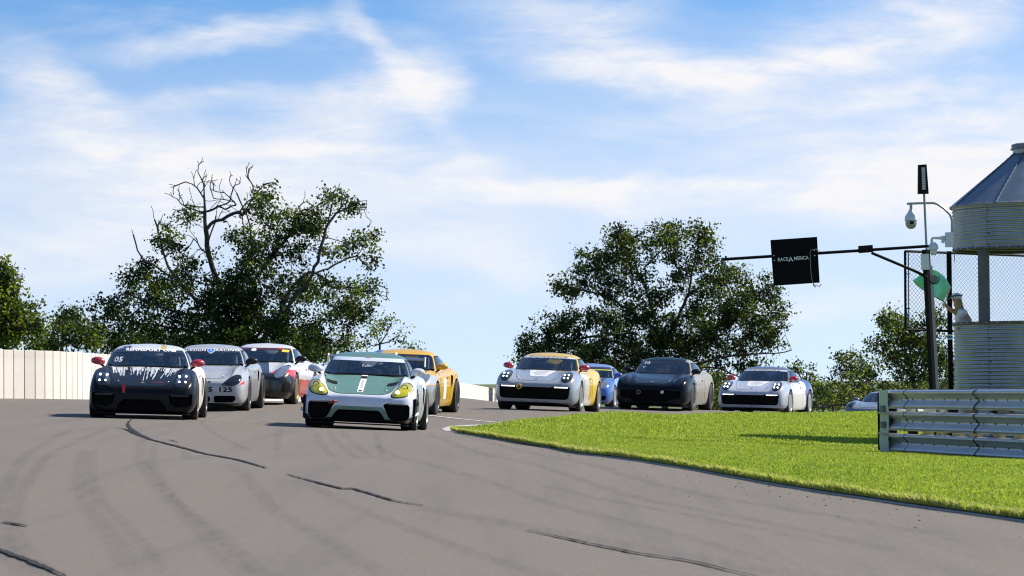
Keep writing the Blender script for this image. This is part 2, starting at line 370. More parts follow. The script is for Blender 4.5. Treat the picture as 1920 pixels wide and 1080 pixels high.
gx = lines((-3500, -200, 8), (-200, -45, 16), (-45, 45, 91), (45, 200, 16), (200, 3500, 8))
gy = lines((-400, -10, 10), (-10, 130, 141), (130, 270, 70), (260, 5000, 16))
ground = obj('ground', gridmesh(gx, gy, Gn, -.12), M['soil']); tag(ground, kind='structure')
WALLPX = [(-420,744,92),(-200,745,90),(0,747,86),(165,749,81.5),(400,751,68),(580,753,56),(720,755,46),(860,757,37),(928,758,28),(985,758,22.5),(1040,758,19)]
_wp = np.array([tuple(P(a, b, FPX/s)) for a, b, s in WALLPX])
road = None
def build_road():
    global road
    ys = lines((-8, 30, 77), (30, 110, 121), (110, 262, 60))
    # left limit runs just behind the wall foot
    wl = np.interp(ys, _wp[::1, 1], _wp[:, 0], left=_wp[0, 0])
    wl = np.where(ys < _wp[0, 1], _wp[0, 0], wl)
    v = []; n = 60
    for y, xl in zip(ys, wl):
        xs = np.concatenate([xl-.3+(np.linspace(0, 1, n)**1.0)*(14-xl), [16, 20, 26]])
        v.append(np.stack([xs, np.full_like(xs, y)], 1))
    v = np.array(v); Z = Gn(v[..., 0], v[..., 1]); vv = np.dstack([v, Z]).reshape(-1, 3); ny, nx = len(ys), n+3
    i = np.arange((ny-1)*(nx-1)); a = (i//(nx-1))*nx+i % (nx-1); f = np.stack([a, a+1, a+nx+1, a+nx], 1)
    road = obj('road', npmesh(vv, f), M['asphalt']); tag(road, kind='structure')
build_road()
# grass infield island
FRONT = np.array([(-1.06, 53.2), (-.72, 51.0), (-.2, 46.6), (.3, 42), (1.06, 34.8), (1.94, 27.8), (2.59, 22.7), (3.17, 18.5), (4.2, 11), (6, -6)])
def refront():   # put the kerb exactly where the photograph shows it on the interpolated ground
    q = [PG(a, b) for a, b in ((838,806),(860,813),(940,826),(1040,842),(1130,856),(1350,891),(1600,932),(1760,956),(1920,979))]
    return np.array([(p.x, p.y) for p in q]+[(q[-1].x+1.0, q[-1].y-7), (q[-1].x+2.6, q[-1].y-16), (q[-1].x+4, q[-1].y-24)])
FRONT = refront()
def bpt(px, py, s):
    p = P(px, py, FPX/s); return (p.x, p.y)
BACK = np.array([(FRONT[0, 0], FRONT[0, 1]+.3), bpt(880, 800, 103), bpt(1000, 788, 94), bpt(1200, 780, 83), bpt(1400, 777, 76.5), bpt(1525, 773, 74), (12, 79), (20, 83), (40, 88)])
def frontY(x):
    o = np.argsort(FRONT[:, 0]); return np.interp(x, FRONT[o, 0], FRONT[o, 1])
def backY(x): return np.interp(x, BACK[:, 0], BACK[:, 1])
X0 = FRONT[0, 0]+.12
def build_island():
    xs = X0+np.concatenate([np.linspace(0, 1, 50)**1.3*12, np.linspace(12.5, 30, 20)]); tt = np.linspace(0, 1, 110)
    v = np.array([[(x, frontY(x)+.10+(backY(x)-frontY(x)-.2)*t) for x in xs] for t in tt])
    Z = Gn(v[..., 0], v[..., 1])+.035; vv = np.dstack([v, Z]).reshape(-1, 3); nx = len(xs); ny = len(tt)
    i = np.arange((ny-1)*(nx-1)); a = (i//(nx-1))*nx+i % (nx-1); f = np.stack([a, a+1, a+nx+1, a+nx], 1)
    o = obj('lawn', npmesh(vv, f), M['turf']); tag(o, kind='structure')
    # blades
    rng = np.random.default_rng(3); pts = []
    for (y0, y1, dens, hh) in ((8, 20, 4200, .034), (20, 27, 4200, .034), (27, 36, 2900, .036), (36, 50, 1500, .040), (50, 80, 700, .046)):
        x0, x1 = X0, 10.5; n = int((x1-x0)*(y1-y0)*dens); x = rng.uniform(x0, x1, n); y = rng.uniform(y0, y1, n)
        vis = (np.abs(x) < y*(1000/FPX)+.25) & (y > frontY(x)+.06) & (y < backY(x)-.04)
        x, y = x[vis], y[vis]; pts.append(np.stack([x, y, np.full(len(x), hh)], 1))
    # ragged fringe along the kerb
    s = rng.uniform(0, 1, 26000); xe = X0+s**1.0*4.4; ye = frontY(xe)+rng.uniform(.02, .22, len(xe)); pts.append(np.stack([xe, ye, np.full(len(xe), .062)], 1))
    p = np.concatenate(pts); n = len(p); z = Gn(p[:, 0], p[:, 1])+.02
    nn = np.sin(p[:, 0]*2.1+np.sin(p[:, 1]*.9)*2)*np.cos(p[:, 1]*1.3)*.5+.5
    h = p[:, 2]*rng.uniform(.5, 1.35, n)*(.75+.5*nn); an = rng.uniform(0, 2*np.pi, n); wd = .0032+.00010*p[:, 1]+rng.uniform(0, .002, n)
    lean = rng.uniform(.1, .9, n)*h; la = rng.uniform(0, 2*np.pi, n)
    b = np.stack([p[:, 0], p[:, 1], z], 1); dx = np.stack([np.cos(an)*wd, np.sin(an)*wd, 0*an], 1)
    mid = b+np.stack([np.cos(la)*lean*.35, np.sin(la)*lean*.35, h*.6], 1); tip = b+np.stack([np.cos(la)*lean, np.sin(la)*lean, h], 1)
    v = np.stack([b-dx, b+dx, mid+dx*.75, mid-dx*.75, tip], 1).reshape(-1, 3)
    k = np.arange(n)*5; f = np.concatenate([np.stack([k, k+1, k+2], 1), np.stack([k, k+2, k+3], 1), np.stack([k+3, k+2, k+4], 1)])
    me = npmesh(v, f); at = me.attributes.new('tint', 'FLOAT', 'POINT')
    edge = np.clip(1-(p[:, 1]-frontY(p[:, 0]))/.7, 0, 1)*.6
    at.data.foreach_set('value', np.repeat(np.clip(rng.normal(.40, .2, n)+edge*rng.uniform(0, 1.6, n), 0, 1), 5).astype(np.float32))
    o = obj('grass', me, M['blade'], smooth=False); tag(o, 'bright mown grass blades covering the infield wedge beside the track', 'grass', kind='stuff')
    print('blades', n)
build_island()
def strip(pts, w, off, mat, name, parent=None, fade=False, kind=None, wend=None):
    pts = [Vector((p[0], p[1], 0)) for p in pts]; v = []; tn = []; n = len(pts)
    for i, p in enumerate(pts):
        d = (pts[min(i+1, n-1)]-pts[max(i-1, 0)]).normalized(); q = Vector((-d.y, d.x, 0)); ww = w[i] if isinstance(w, (list, tuple, np.ndarray)) else w
        for k in (-1, -.4, .4, 1):
            e = p+q*ww*k; v.append((e.x, e.y, G(e.x, e.y)+off)); tn.append(min(1, i/2, (n-1-i)/2)*(0 if abs(k) == 1 else 1) if fade else 1)
    f = [(i*4+j, i*4+j+1, i*4+5+j, i*4+4+j) for i in range(n-1) for j in range(3)]
    me = mesh(v, f); a = me.attributes.new('tint', 'FLOAT', 'POINT'); a.data.foreach_set('value', tn)
    return obj(name, me, mat, parent)
def dens(pts, k=6):
    out = []
    n = len(pts)
    for i in range(n-1):
        p0, p1, p2, p3 = (np.array(pts[max(0, min(n-1, j))][:2], float) for j in (i-1, i, i+1, i+2))
        for s in range(k):
            t = s/k; out.append(.5*((2*p1)+(-p0+p2)*t+(2*p0-5*p1+4*p2-p3)*t*t+(-p0+3*p1-3*p2+p3)*t**3))
    out.append(np.array(pts[-1][:2], float)); return out
def build_marks():
    def crack(px, w, name='crack_seal', off=.009, mat='crack'):
        q = dens([PG(a, b) for a, b in px], 8); rg = random.Random(len(px)); n = len(q)
        q = [(p[0]+rg.uniform(-.007, .007), p[1]+rg.uniform(-.02, .02)) for p in q]
        ws = [w*rg.uniform(.75, 1.1)*min(1, .25+3*min(i, n-1-i)/n) for i in range(n)]
        strip(q, ws, off, M[mat], name, road)
    crack([(248,786),(240,796),(250,808),(280,824),(310,832),(360,845),(420,858),(470,870),(502,880)], .036)
    crack([(215,803),(235,806),(255,815),(290,828)], .025)
    crack([(302,826),(318,826),(334,831)], .014)
    crack([(538,890),(570,900),(640,917),(660,918),(700,930),(740,940),(798,951)], .024)
    crack([(988,996),(1050,1010),(1120,1025),(1200,1040),(1300,1058),(1420,1086)], .017)
    crack([(-30,1025),(0,1035),(40,1050),(80,1065),(125,1086)], .022)
    crack([(6,981),(24,984),(50,989)], .03)
    strip(dens([PG(800, 779), PG(870, 787), PG(944, 794)]), .05, .008, M['paintline'], 'painted_line', road)
    # long faint arcs of tyre rubber
    A = [([(150,795),(70,840),(20,900),(0,960),(10,1030),(60,1085)], .11), ([(210,800),(120,840),(55,900),(30,960),(40,1030),(100,1085)], .10),
         ([(268,812),(262,860),(290,905),(340,960),(400,1020),(460,1085)], .12), ([(290,830),(285,870),(312,915),(370,970),(440,1030),(500,1085)], .09),
         ([(345,842),(352,858),(366,862)], .09), ([(536,795),(522,815),(520,850)], .09), ([(592,808),(600,830),(640,862)], .10), ([(618,806),(630,828),(690,862)], .10),
         ([(640,806),(660,830),(720,862)], .10), ([(705,810),(715,850),(735,870)], .08), ([(0,818),(60,815),(140,818)], .10), ([(0,833),(80,836),(180,840)], .08),
         ([(160,842),(150,900),(190,980),(260,1085)], .13), ([(560,900),(680,960),(860,1030),(1050,1090)], .11), ([(430,870),(520,960),(650,1040),(740,1090)], .12),
         ([(800,951),(960,985),(1200,1030),(1500,1085)], .22), ([(180,840),(175,900),(230,980),(320,1085)], .08), ([(300,776),(500,772),(640,776)], .14),
         ([(420,775),(380,790),(400,812),(480,850)], .09), ([(860,815),(1000,850),(1200,900),(1500,960),(1800,1010)], .13), ([(800,812),(900,850),(1100,905),(1400,975),(1700,1040)], .12),
         ([(700,830),(800,870),(960,920),(1200,985),(1450,1060)], .11), ([(1000,905),(1250,960),(1600,1030)], .09)]
    for px, w in A: strip(dens([PG(a, b) for a, b in px], 7), w*.75, .006, M['skid'], 'skid_mark', road, fade=True)
    # kerb: a low concrete edging round the infield, wide at its tip
    q = [tuple(p) for p in FRONT[::-1]]; tip = PG(830, 805); q = q[:-1]+[(tip.x, tip.y)]
    bk = [PG(846, 800), PG(880, 797.5), PG(940, 796)]
    q = dens(q, 8)+dens([(tip.x, tip.y)]+[(p.x, p.y) for p in bk], 6)[1:]
    v = []; n = len(q)
    for i, p in enumerate(q):
        d = Vector((*(np.array(q[min(i+1, n-1)])-np.array(q[max(i-1, 0)])), 0)).normalized(); nrm = Vector((d.y, -d.x, 0))
        dist = (Vector((*p, 0))-Vector((tip.x, tip.y, 0))).length; ww = .05+.24*math.exp(-dist/1.6)
        for a, z in ((-.02, -.03), (-.015, .008), (ww, .012), (ww+.02, -.03)):
            e = Vector((*p, 0))+nrm*a; v.append((e.x, e.y, G(e.x, e.y)+z))
    f = [(i*4+j, i*4+j+1, i*4+5+j, i*4+4+j) for i in range(n-1) for j in range(3)]
    o = obj('kerb', mesh(v, f), M['concrete']); tag(o, kind='structure')
    # crumbs of rubber and soil near the kerb
    rg = random.Random(4); mb = MB()
    for i in range(150):
        x = rg.uniform(-1, 3.6); y = float(frontY(x))-abs(rg.gauss(0, 1.0))*1.6*(1+float(frontY(x))/30)-.1
        if y < 13: continue
        r_ = rg.uniform(.003, .010); z = G(x, y); k = rg.randint(4, 6)
        ring = [(x+r_*math.cos(6.283*j/k)*rg.uniform(.6, 1.6), y+r_*math.sin(6.283*j/k)*rg.uniform(.6, 1.6), z) for j in range(k)]
        mb.add(ring+[(x, y, z+r_*.9)], [(j, (j+1) % k, k) for j in range(k)])
    o = mb.build('debris', simple('rubber crumbs', (.05, .042, .035), .9, var=.5), sharp=20); tag(o, 'scattered crumbs of rubber and soil on the asphalt near the kerb', 'debris', kind='stuff')
build_marks()
# ------------------------------------------------------------------ concrete wall
def mat_wall():
    m, t, b = newmat('cast concrete'); L = t.links.new
    oi = nd(t, 'ShaderNodeObjectInfo').outputs['Random']
    c = ramp(t, nz(t, 1.6, 6, .65), [(.25, (.60, .55, .47)), (.5, (.72, .67, .59)), (.8, (.78, .74, .67))])
    c = mixc(t, mth(t, 'MULTIPLY', oi, .22), c, (.42, .38, .31))
    v = nd(t, 'ShaderNodeMapping'); v.inputs['Scale'].default_value = (9, 9, .8); L(nd(t, 'ShaderNodeTexCoord').outputs['Object'], v.inputs[0])
    c = mixc(t, mth(t, 'MULTIPLY', sstep(t, nz(t, 1, 6, .6, vec=v.outputs[0]), .5, .8), .35), c, (.36, .32, .26))
    L(c, b.inputs['Base Color']); b.inputs['Roughness'].default_value = .85; bump(t, b, nz(t, 25, 5), .3, .01); return m
def build_wall():
    root = empty('concrete_wall', tuple(_wp[2])); tag(root, 'pale cream concrete track wall of upright panels on the outside of the bend', 'wall')
    mw = mat_wall(); org = Vector(_wp[2]); pts = [Vector(p) for p in dens([tuple(p) for p in _wp], 40)] if 0 else None
    q = dens([tuple(p[:2]) for p in _wp], 60); q = np.array(q); seg = np.sqrt((np.diff(q, axis=0)**2).sum(1)); cum = np.concatenate([[0], np.cumsum(seg)])
    def at(s): return np.array([np.interp(s, cum, q[:, 0]), np.interp(s, cum, q[:, 1])])
    tops = [P(a, b-s*1.07, FPX/s) for a, b, s in WALLPX]
    def topz(y): return float(np.interp(y, _wp[:, 1], [p.z for p in tops]))
    W_ = .335; s = 0; k = 0; far = MB(); meshes = []
    for j in range(5):
        bm = bmesh.new(); rg = random.Random(j); bw = W_/2-.006-rg.uniform(0, .003)
        mb = MB(); mb.add([(-bw, 0, -.3), (bw, 0, -.3), (bw, 0, .995), (-bw, 0, .995), (-bw+.008, -.010, -.3), (bw-.008, -.010, -.3), (bw-.008, -.010, .99), (-bw+.008, -.010, .99)],
               [(4, 5, 6, 7), (0, 4, 7, 3), (1, 2, 6, 5), (3, 7, 6, 2)]); me = mb.me(); me.materials.append(mw); meshes.append(me)
    core = []
    while s < cum[-1]-W_:
        a = at(s); b = at(s+W_); c_ = (a+b)/2; d = b-a; ang = math.atan2(d[1], d[0]); tz = topz(c_[1]); z = tz-1.0
        core.append((a, tz))
        nrm = np.array([d[1], -d[0]]); nrm /= np.linalg.norm(nrm)      # towards the track
        if s < 60*W_+ 9 and k < 240:
            o = obj('wall_panel', meshes[k % 5], None, root, smooth=False)
            o.location = Vector((c_[0]+nrm[0]*.002, c_[1]+nrm[1]*.002, z+random.uniform(-.004, .004)))-org; o.rotation_euler = (0, 0, ang)
        else:
            Mx = Matrix.Translation((c_[0], c_[1], z)) @ Matrix.Rotation(ang, 4, 'Z'); bw = W_/2-.007
            far.add([(Mx @ Vector(v))-org for v in ((-bw, 0, -.9), (bw, 0, -.9), (bw, 0, .995), (-bw, 0, .995), (-bw+.008, -.016, -.9), (bw-.008, -.016, -.9), (bw-.008, -.016, .99), (-bw+.008, -.016, .99))],
                    [(4, 5, 6, 7), (0, 4, 7, 3), (1, 2, 6, 5), (3, 7, 6, 2)])
        s += W_; k += 1
    far.build('wall_panel_run', mw, root, smooth=False)['kind'] = 'stuff'
    v = []; n = len(core)
    for i, (a, tz) in enumerate(core):
        b = core[min(i+1, n-1)][0]; a0 = core[max(i-1, 0)][0]; d = b-a0; nr = np.array([-d[1], d[0]]); nr = nr/np.linalg.norm(nr)
        for off, z in ((.0, -1.9), (.0, 0), (.22, 0), (.22, -1.9)): v.append((a[0]+nr[0]*off-org.x, a[1]+nr[1]*off-org.y, tz+z-org.z))
    f = [(i*4+j, i*4+j+1, i*4+5+j, i*4+4+j) for i in range(n-1) for j in range(3)]+[(3, 2, 1, 0), ((n-1)*4, (n-1)*4+1, (n-1)*4+2, (n-1)*4+3)]
    obj('wall_core', mesh(v, f), simple('wall core concrete', (.34, .31, .26), .9, var=.2), root, smooth=False)
build_wall()
# ------------------------------------------------------------------ cars
# car coordinates: x to the car's left (image right), y towards the tail, z up, origin on the ground between the axles
ST = {}
ST['mid'] = [  # y, zb, wb, wm, zm, xf, zf, xs, zs, zc
 (-2.17,.27,.20,.30,.34,.25,.43,.15,.44,.445),(-2.15,.17,.50,.62,.34,.50,.50,.30,.51,.515),(-2.11,.12,.68,.77,.34,.61,.55,.38,.545,.548),(-2.03,.10,.76,.845,.36,.65,.625,.42,.575,.575),
 (-1.90,.10,.80,.885,.39,.68,.71,.46,.615,.612),(-1.62,.11,.83,.90,.44,.69,.81,.50,.695,.69),(-1.24,.12,.84,.905,.50,.70,.872,.53,.78,.785),(-.90,.13,.84,.893,.50,.70,.88,.56,.855,.87),
 (-.50,.13,.84,.88,.50,.70,.875,.55,.87,.88),(.30,.13,.85,.885,.50,.72,.88,.55,.88,.89),(.85,.14,.86,.915,.52,.74,.92,.55,.90,.90),(1.24,.14,.87,.94,.53,.74,.94,.55,.91,.91),
 (1.70,.18,.85,.91,.52,.70,.90,.5,.91,.92),(2.05,.25,.75,.84,.52,.62,.83,.45,.87,.89),(2.19,.35,.5,.66,.55,.5,.72,.35,.78,.80),(2.22,.45,.2,.3,.55,.2,.62,.15,.64,.65)]
ST['nine'] = [
 (-2.19,.27,.20,.30,.36,.25,.47,.15,.48,.485),(-2.17,.18,.50,.60,.36,.50,.55,.30,.56,.565),(-2.13,.13,.70,.77,.38,.62,.605,.38,.605,.605),(-2.05,.11,.77,.85,.40,.67,.69,.42,.64,.64),
 (-1.90,.10,.81,.895,.42,.69,.785,.45,.69,.685),(-1.62,.11,.84,.915,.46,.70,.855,.48,.765,.755),(-1.22,.12,.85,.925,.50,.70,.895,.52,.835,.83),(-.90,.13,.84,.905,.50,.70,.90,.56,.875,.885),
 (-.50,.13,.85,.89,.52,.70,.89,.55,.88,.89),(.30,.13,.86,.895,.54,.72,.90,.55,.89,.90),(.85,.14,.88,.935,.55,.76,.95,.56,.91,.91),(1.23,.14,.90,.965,.56,.77,.975,.56,.92,.92),
 (1.70,.18,.87,.93,.54,.72,.92,.5,.90,.91),(2.05,.25,.77,.86,.52,.62,.83,.45,.85,.86),(2.20,.35,.5,.66,.55,.5,.70,.35,.74,.76),(2.23,.45,.2,.3,.55,.2,.60,.15,.62,.63)]
ST['old'] = [ # narrower, round nosed 1990s-2000s body
 (-2.15,.27,.20,.30,.36,.25,.47,.15,.48,.485),(-2.13,.18,.48,.58,.36,.48,.545,.28,.55,.555),(-2.08,.13,.64,.73,.38,.58,.595,.36,.60,.60),(-1.99,.11,.73,.81,.40,.62,.66,.42,.635,.64),
 (-1.85,.11,.78,.855,.42,.645,.735,.45,.675,.68),(-1.58,.12,.80,.875,.46,.66,.815,.49,.745,.75),(-1.21,.12,.81,.882,.50,.67,.865,.52,.81,.82),(-.88,.13,.81,.87,.50,.68,.88,.55,.86,.875),
 (-.50,.14,.81,.86,.52,.68,.875,.55,.875,.885),(.30,.14,.82,.865,.54,.70,.885,.55,.885,.895),(.85,.14,.84,.89,.55,.72,.92,.55,.90,.90),(1.21,.15,.85,.905,.55,.73,.935,.55,.91,.91),
 (1.65,.18,.83,.88,.54,.68,.90,.5,.90,.91),(2.02,.25,.73,.81,.52,.58,.82,.45,.85,.86),(2.17,.35,.5,.62,.55,.46,.70,.33,.74,.75),(2.20,.45,.2,.3,.55,.2,.60,.15,.62,.63)]
CB = {}   # cabins: t, front (y,z), side (x,z), rear (y,z)
CB['mid'] = [(0,-.93,.855,.765,.84,2.02,.90),(.35,-.655,.985,.715,.99,1.55,1.03),(.7,-.355,1.13,.645,1.13,1.02,1.15),(.85,-.20,1.195,.59,1.195,.78,1.21),(.93,-.06,1.24,.50,1.24,.6,1.245),(.975,.06,1.268,.33,1.268,.45,1.268),(1,.2,1.285,0,1.285,.3,1.285)]
CB['nine'] = [(0,-.98,.875,.77,.86,2.0,.88),(.35,-.70,1.005,.72,1.01,1.5,1.03),(.7,-.385,1.15,.65,1.145,1.0,1.16),(.85,-.22,1.212,.60,1.21,.78,1.22),(.93,-.08,1.255,.51,1.253,.6,1.257),(.975,.05,1.283,.34,1.281,.45,1.282),(1,.2,1.30,0,1.30,.3,1.30)]
CB['old'] = [(0,-.93,.865,.735,.85,2.0,.89),(.35,-.66,.995,.69,1.0,1.5,1.04),(.7,-.36,1.14,.62,1.135,1.0,1.16),(.85,-.20,1.20,.565,1.20,.78,1.215),(.93,-.06,1.245,.48,1.245,.6,1.25),(.975,.06,1.272,.32,1.272,.45,1.272),(1,.2,1.29,0,1.29,.3,1.29)]
def pchip(x, X, Y):
    X = np.array(X); Y = np.array(Y); h = np.diff(X); d = np.diff(Y)/h; mm = np.zeros_like(Y)
    for i in range(1, len(X)-1):
        if d[i-1]*d[i] > 0: w1 = 2*h[i]+h[i-1]; w2 = h[i]+2*h[i-1]; mm[i] = (w1+w2)/(w1/d[i-1]+w2/d[i])
    mm[0] = d[0]; mm[-1] = d[-1]
    i = np.clip(np.searchsorted(X, x)-1, 0, len(X)-2); t = (x-X[i])/h[i]
    return (2*t**3-3*t**2+1)*Y[i]+(t**3-2*t**2+t)*h[i]*mm[i]+(-2*t**3+3*t**2)*Y[i+1]+(t**3-t**2)*h[i]*mm[i+1]
def body_mesh(kind):
    st = ST[kind]; Y = [s[0] for s in st]
    ys = np.concatenate([[st[0][0], st[0][0]+.008, st[0][0]+.02, st[0][0]+.035], np.linspace(st[0][0]+.055, -1.5, 20), np.linspace(-1.46, 1.9, 46), np.linspace(1.95, st[-1][0]-.02, 8), [st[-1][0]]])
    prm = [pchip(ys, Y, [s[k] for s in st]) for k in range(1, 10)]
    rows = []
    for i in range(len(ys)):
        zb, wb, wm, zm, xf, zf, xs, zs, zc = [p[i] for p in prm]
        cp = [(0, zb), (wb*.55, zb), (wb*.93, zb+.004), (wb, zb+.03), (wm-.01, zb+(zm-zb)*.45), (wm, zm), (wm-.012, zm+(zf-zm)*.42), (wm-(wm-xf)*.30, zf-(zf-zm)*.20), (xf+(wm-xf)*.18, zf-.022), (xf-.03, zf), ((xf+xs)/2, (zf+zs)/2-.004), (xs-.06, zs), (xs*.5, zc*.7+zs*.3), (0, zc)]
        c = np.array(cp); L_ = []
        n = len(c)
        for k in range(n-1):
            p0 = c[k-1] if k > 0 else c[0]*np.array([-1, 1])*0+np.array([-c[1][0], c[1][1]]); p3 = c[k+2] if k+2 < n else np.array([-c[n-2][0], c[n-2][1]])
            p1, p2 = c[k], c[k+1]
            m = 4 if 3 <= k <= 11 else 2
            for s in range(m):
                t = s/m; L_.append(.5*((2*p1)+(-p0+p2)*t+(2*p0-5*p1+4*p2-p3)*t*t+(-p0+3*p1-3*p2+p3)*t**3))
        L_.append(c[-1]); L_ = np.array(L_); L_[0, 0] = 0; L_[-1, 0] = 0
        ring = [(p[0], ys[i], p[1]) for p in L_]+[(-p[0], ys[i], p[1]) for p in L_[-2:0:-1]]
        rows.append(ring)
    n = len(rows[0]); v = [q for r_ in rows for q in r_]
    f = [(i*n+j, (i+1)*n+j, (i+1)*n+(j+1) % n, i*n+(j+1) % n) for i in range(len(rows)-1) for j in range(n)]
    f += [tuple(range(n)), tuple((len(rows)-1)*n+j for j in range(n-1, -1, -1))]
    return mesh(v, f)
def boolean_cut(me, cutters, mats):
    """cut a list of (mesh, material index) out of me"""
    ob = bpy.data.objects.new('tmp', me); COL.objects.link(ob)
    for q in mats: me.materials.append(q)
    tmp = [ob]
    for cm in cutters:
        for q in mats: cm.materials.append(q)
        c = bpy.data.objects.new('tmpc', cm); COL.objects.link(c); tmp.append(c)
        md = ob.modifiers.new('b', 'BOOLEAN'); md.operation = 'DIFFERENCE'; md.object = c; md.solver = 'EXACT'
    dg = bpy.context.evaluated_depsgraph_get(); dg.update(); out = bpy.data.meshes.new_from_object(ob.evaluated_get(dg))
    for c in tmp: bpy.data.objects.remove(c)
    return out
def prism_y(poly, y0, y1, mi=1, shrink=.92):
    """prism along y from a front-view outline (x,z); y0 front, y1 back"""
    n = len(poly); cx = sum(p[0] for p in poly)/n; cz = sum(p[1] for p in poly)/n
    v = [(p[0], y0, p[1]) for p in poly]+[(cx+(p[0]-cx)*shrink, y1, cz+(p[1]-cz)*shrink) for p in poly]
    f = [(i, (i+1) % n, n+(i+1) % n, n+i) for i in range(n)]+[tuple(range(n-1, -1, -1)), tuple(range(n, 2*n))]
    me = mesh(v, f, [mi]*len(f)); bm = bmesh.new(); bm.from_mesh(me); bmesh.ops.recalc_face_normals(bm, faces=bm.faces); bm.to_mesh(me); bm.free(); return me
def roundpoly(pts, r, k=4):
    out = []; n = len(pts)
    for i in range(n):
        a, b, c = Vector(pts[i-1]), Vector(pts[i]), Vector(pts[(i+1) % n]); d1 = (a-b); d2 = (c-b); rr = min(r, d1.length*.45, d2.length*.45)
        p = b+d1.normalized()*rr; q = b+d2.normalized()*rr
        for j in range(k+1):
            t = j/k; out.append(tuple(p*(1-t)**2+b*2*t*(1-t)+q*t*t))
    return out
def mirror(poly): return [(-p[0], p[1]) for p in poly][::-1]
class Draper:
    def __init__(s, me):
        s.t = BVHTree.FromPolygons([v.co.copy() for v in me.vertices], [tuple(p.vertices) for p in me.polygons])
    def front(s, x, z): return s._h(Vector((x, -4, z)), Vector((0, 1, 0)))
    def top(s, x, y): return s._h(Vector((x, y, 3)), Vector((0, 0, -1)))
    def side(s, y, z, sg=1): return s._h(Vector((sg*3, y, z)), Vector((-sg, 0, 0)))
    def _h(s, o, d):
        h = s.t.ray_cast(o, d)
        if h[0] is None: h = s.t.find_nearest(o+d*2.5)
        n = h[1]
        if n.dot(d) > 0: n = -n
        return h[0], n
def patch(dr, poly, fn, off, dome=0, rings=5, mi=0, back=0):
    """drape a star-shaped outline onto a surface; fn maps 2D -> (point, normal)"""
    pp = []
    for i in range(len(poly)):
        a, b = poly[i], poly[(i+1) % len(poly)]; k = max(1, int(math.hypot(b[0]-a[0], b[1]-a[1])/.07)); pp += [(a[0]+(b[0]-a[0])*j/k, a[1]+(b[1]-a[1])*j/k) for j in range(k)]
    n = len(poly); cx = sum(p[0] for p in poly)/n; cy = sum(p[1] for p in poly)/n; v = []; f = []; poly = pp; n = len(poly)
    p, nn = fn(cx, cy); v.append(p+nn*(off+dome))
    for r_ in range(1, rings+1):
        k = r_/rings
        for q in poly:
            p, nn = fn(cx+(q[0]-cx)*k, cy+(q[1]-cy)*k); v.append(p+nn*(off+dome*(1-k*k)))
    f += [(0, 1+j, 1+(j+1) % n) for j in range(n)]
    for r_ in range(rings-1):
        a = 1+r_*n; b = a+n; f += [(a+j, b+j, b+(j+1) % n, a+(j+1) % n) for j in range(n)]
    a = 1+(rings-1)*n; b = len(v)
    for q in poly:
        p, nn = fn(q[0], q[1]); v.append(p-nn*max(.006, back))
    f += [(a+j, b+j, b+(j+1) % n, a+(j+1) % n) for j in range(n)]
    me = mesh(v, f); bm = bmesh.new(); bm.from_mesh(me); bmesh.ops.recalc_face_normals(bm, faces=bm.faces); bm.to_mesh(me); bm.free(); return me
def cabin_fn(kind):
    K = np.array(CB[kind]); T = K[:, 0]
    tt = np.linspace(0, 1, 2001); TB = np.stack([pchip(tt, T, K[:, i]) for i in range(1, 7)], 1).tolist()
    def S(th, t):   # th 0 = front, pi/2 = car's left (+x)
        q = min(max(t, 0), 1)*2000; i = min(int(q), 1999); a = q-i
        yf, zf, w, zs, yb, zb = [u*(1-a)+v*a for u, v in zip(TB[i], TB[i+1])]
        yc = .2; n = 3.4 if t < .7 else 3.4-(t-.7)/.3*1.4
        c, s = math.cos(th), math.sin(th); e = 2/n
        x = w*math.copysign(abs(s)**e, s); fy = abs(c)**e
        y = yc+((yf-yc) if c > 0 else (yb-yc))*fy; c2 = c*c
        z = (zf if c > 0 else zb)*c2+zs*(1-c2)
        return Vector((x, y, z))
    return S
def surf_patch(S, th0, th1, t0, t1, off, r=.12, nu=26, nv=12, frit=.05, C=Vector((0, .3, .6))):
    """rounded rectangle patch on the cabin; material 0 glass, 1 border"""
    v = []; f = []; mi = []
    us = np.concatenate([[0, frit*.5], np.linspace(frit, 1-frit, nu), [1-frit*.5, 1]]); fv = frit*1.6; vs = np.concatenate([[0, fv*.5], np.linspace(fv, 1-fv, nv), [1-fv*.5, 1]])
    asp = 2.2
    for b in vs:
        for a in us:
            # squeeze corners towards a rounded outline
            X = (a-.5)*2; Yv = (b-.5)*2; ey = 1-r*.9*max(0, abs(X)-(1-r))**2/r**2; ex = 1-r*.55*max(0, abs(Yv)-(1-r*1.6))**2/(r*1.6)**2
            th = (th0+th1)/2+(th1-th0)/2*X*ex; t = (t0+t1)/2+(t1-t0)/2*Yv*ey
            p = S(th, t); e = 1e-3; n = (S(th+e, t)-S(th-e, t)).cross(S(th, min(1, t+e))-S(th, t-e)); n.normalize()
            if n.dot(p-C) < 0: n = -n
            v.append(p+n*off)
    nx = len(us); ny = len(vs)
    for i in range(ny-1):
        for j in range(nx-1):
            f.append((i*nx+j, i*nx+j+1, (i+1)*nx+j+1, (i+1)*nx+j)); mi.append(0 if 2 <= j < nx-3 and 2 <= i < ny-3 else 1)
    return mesh(v, f, mi)
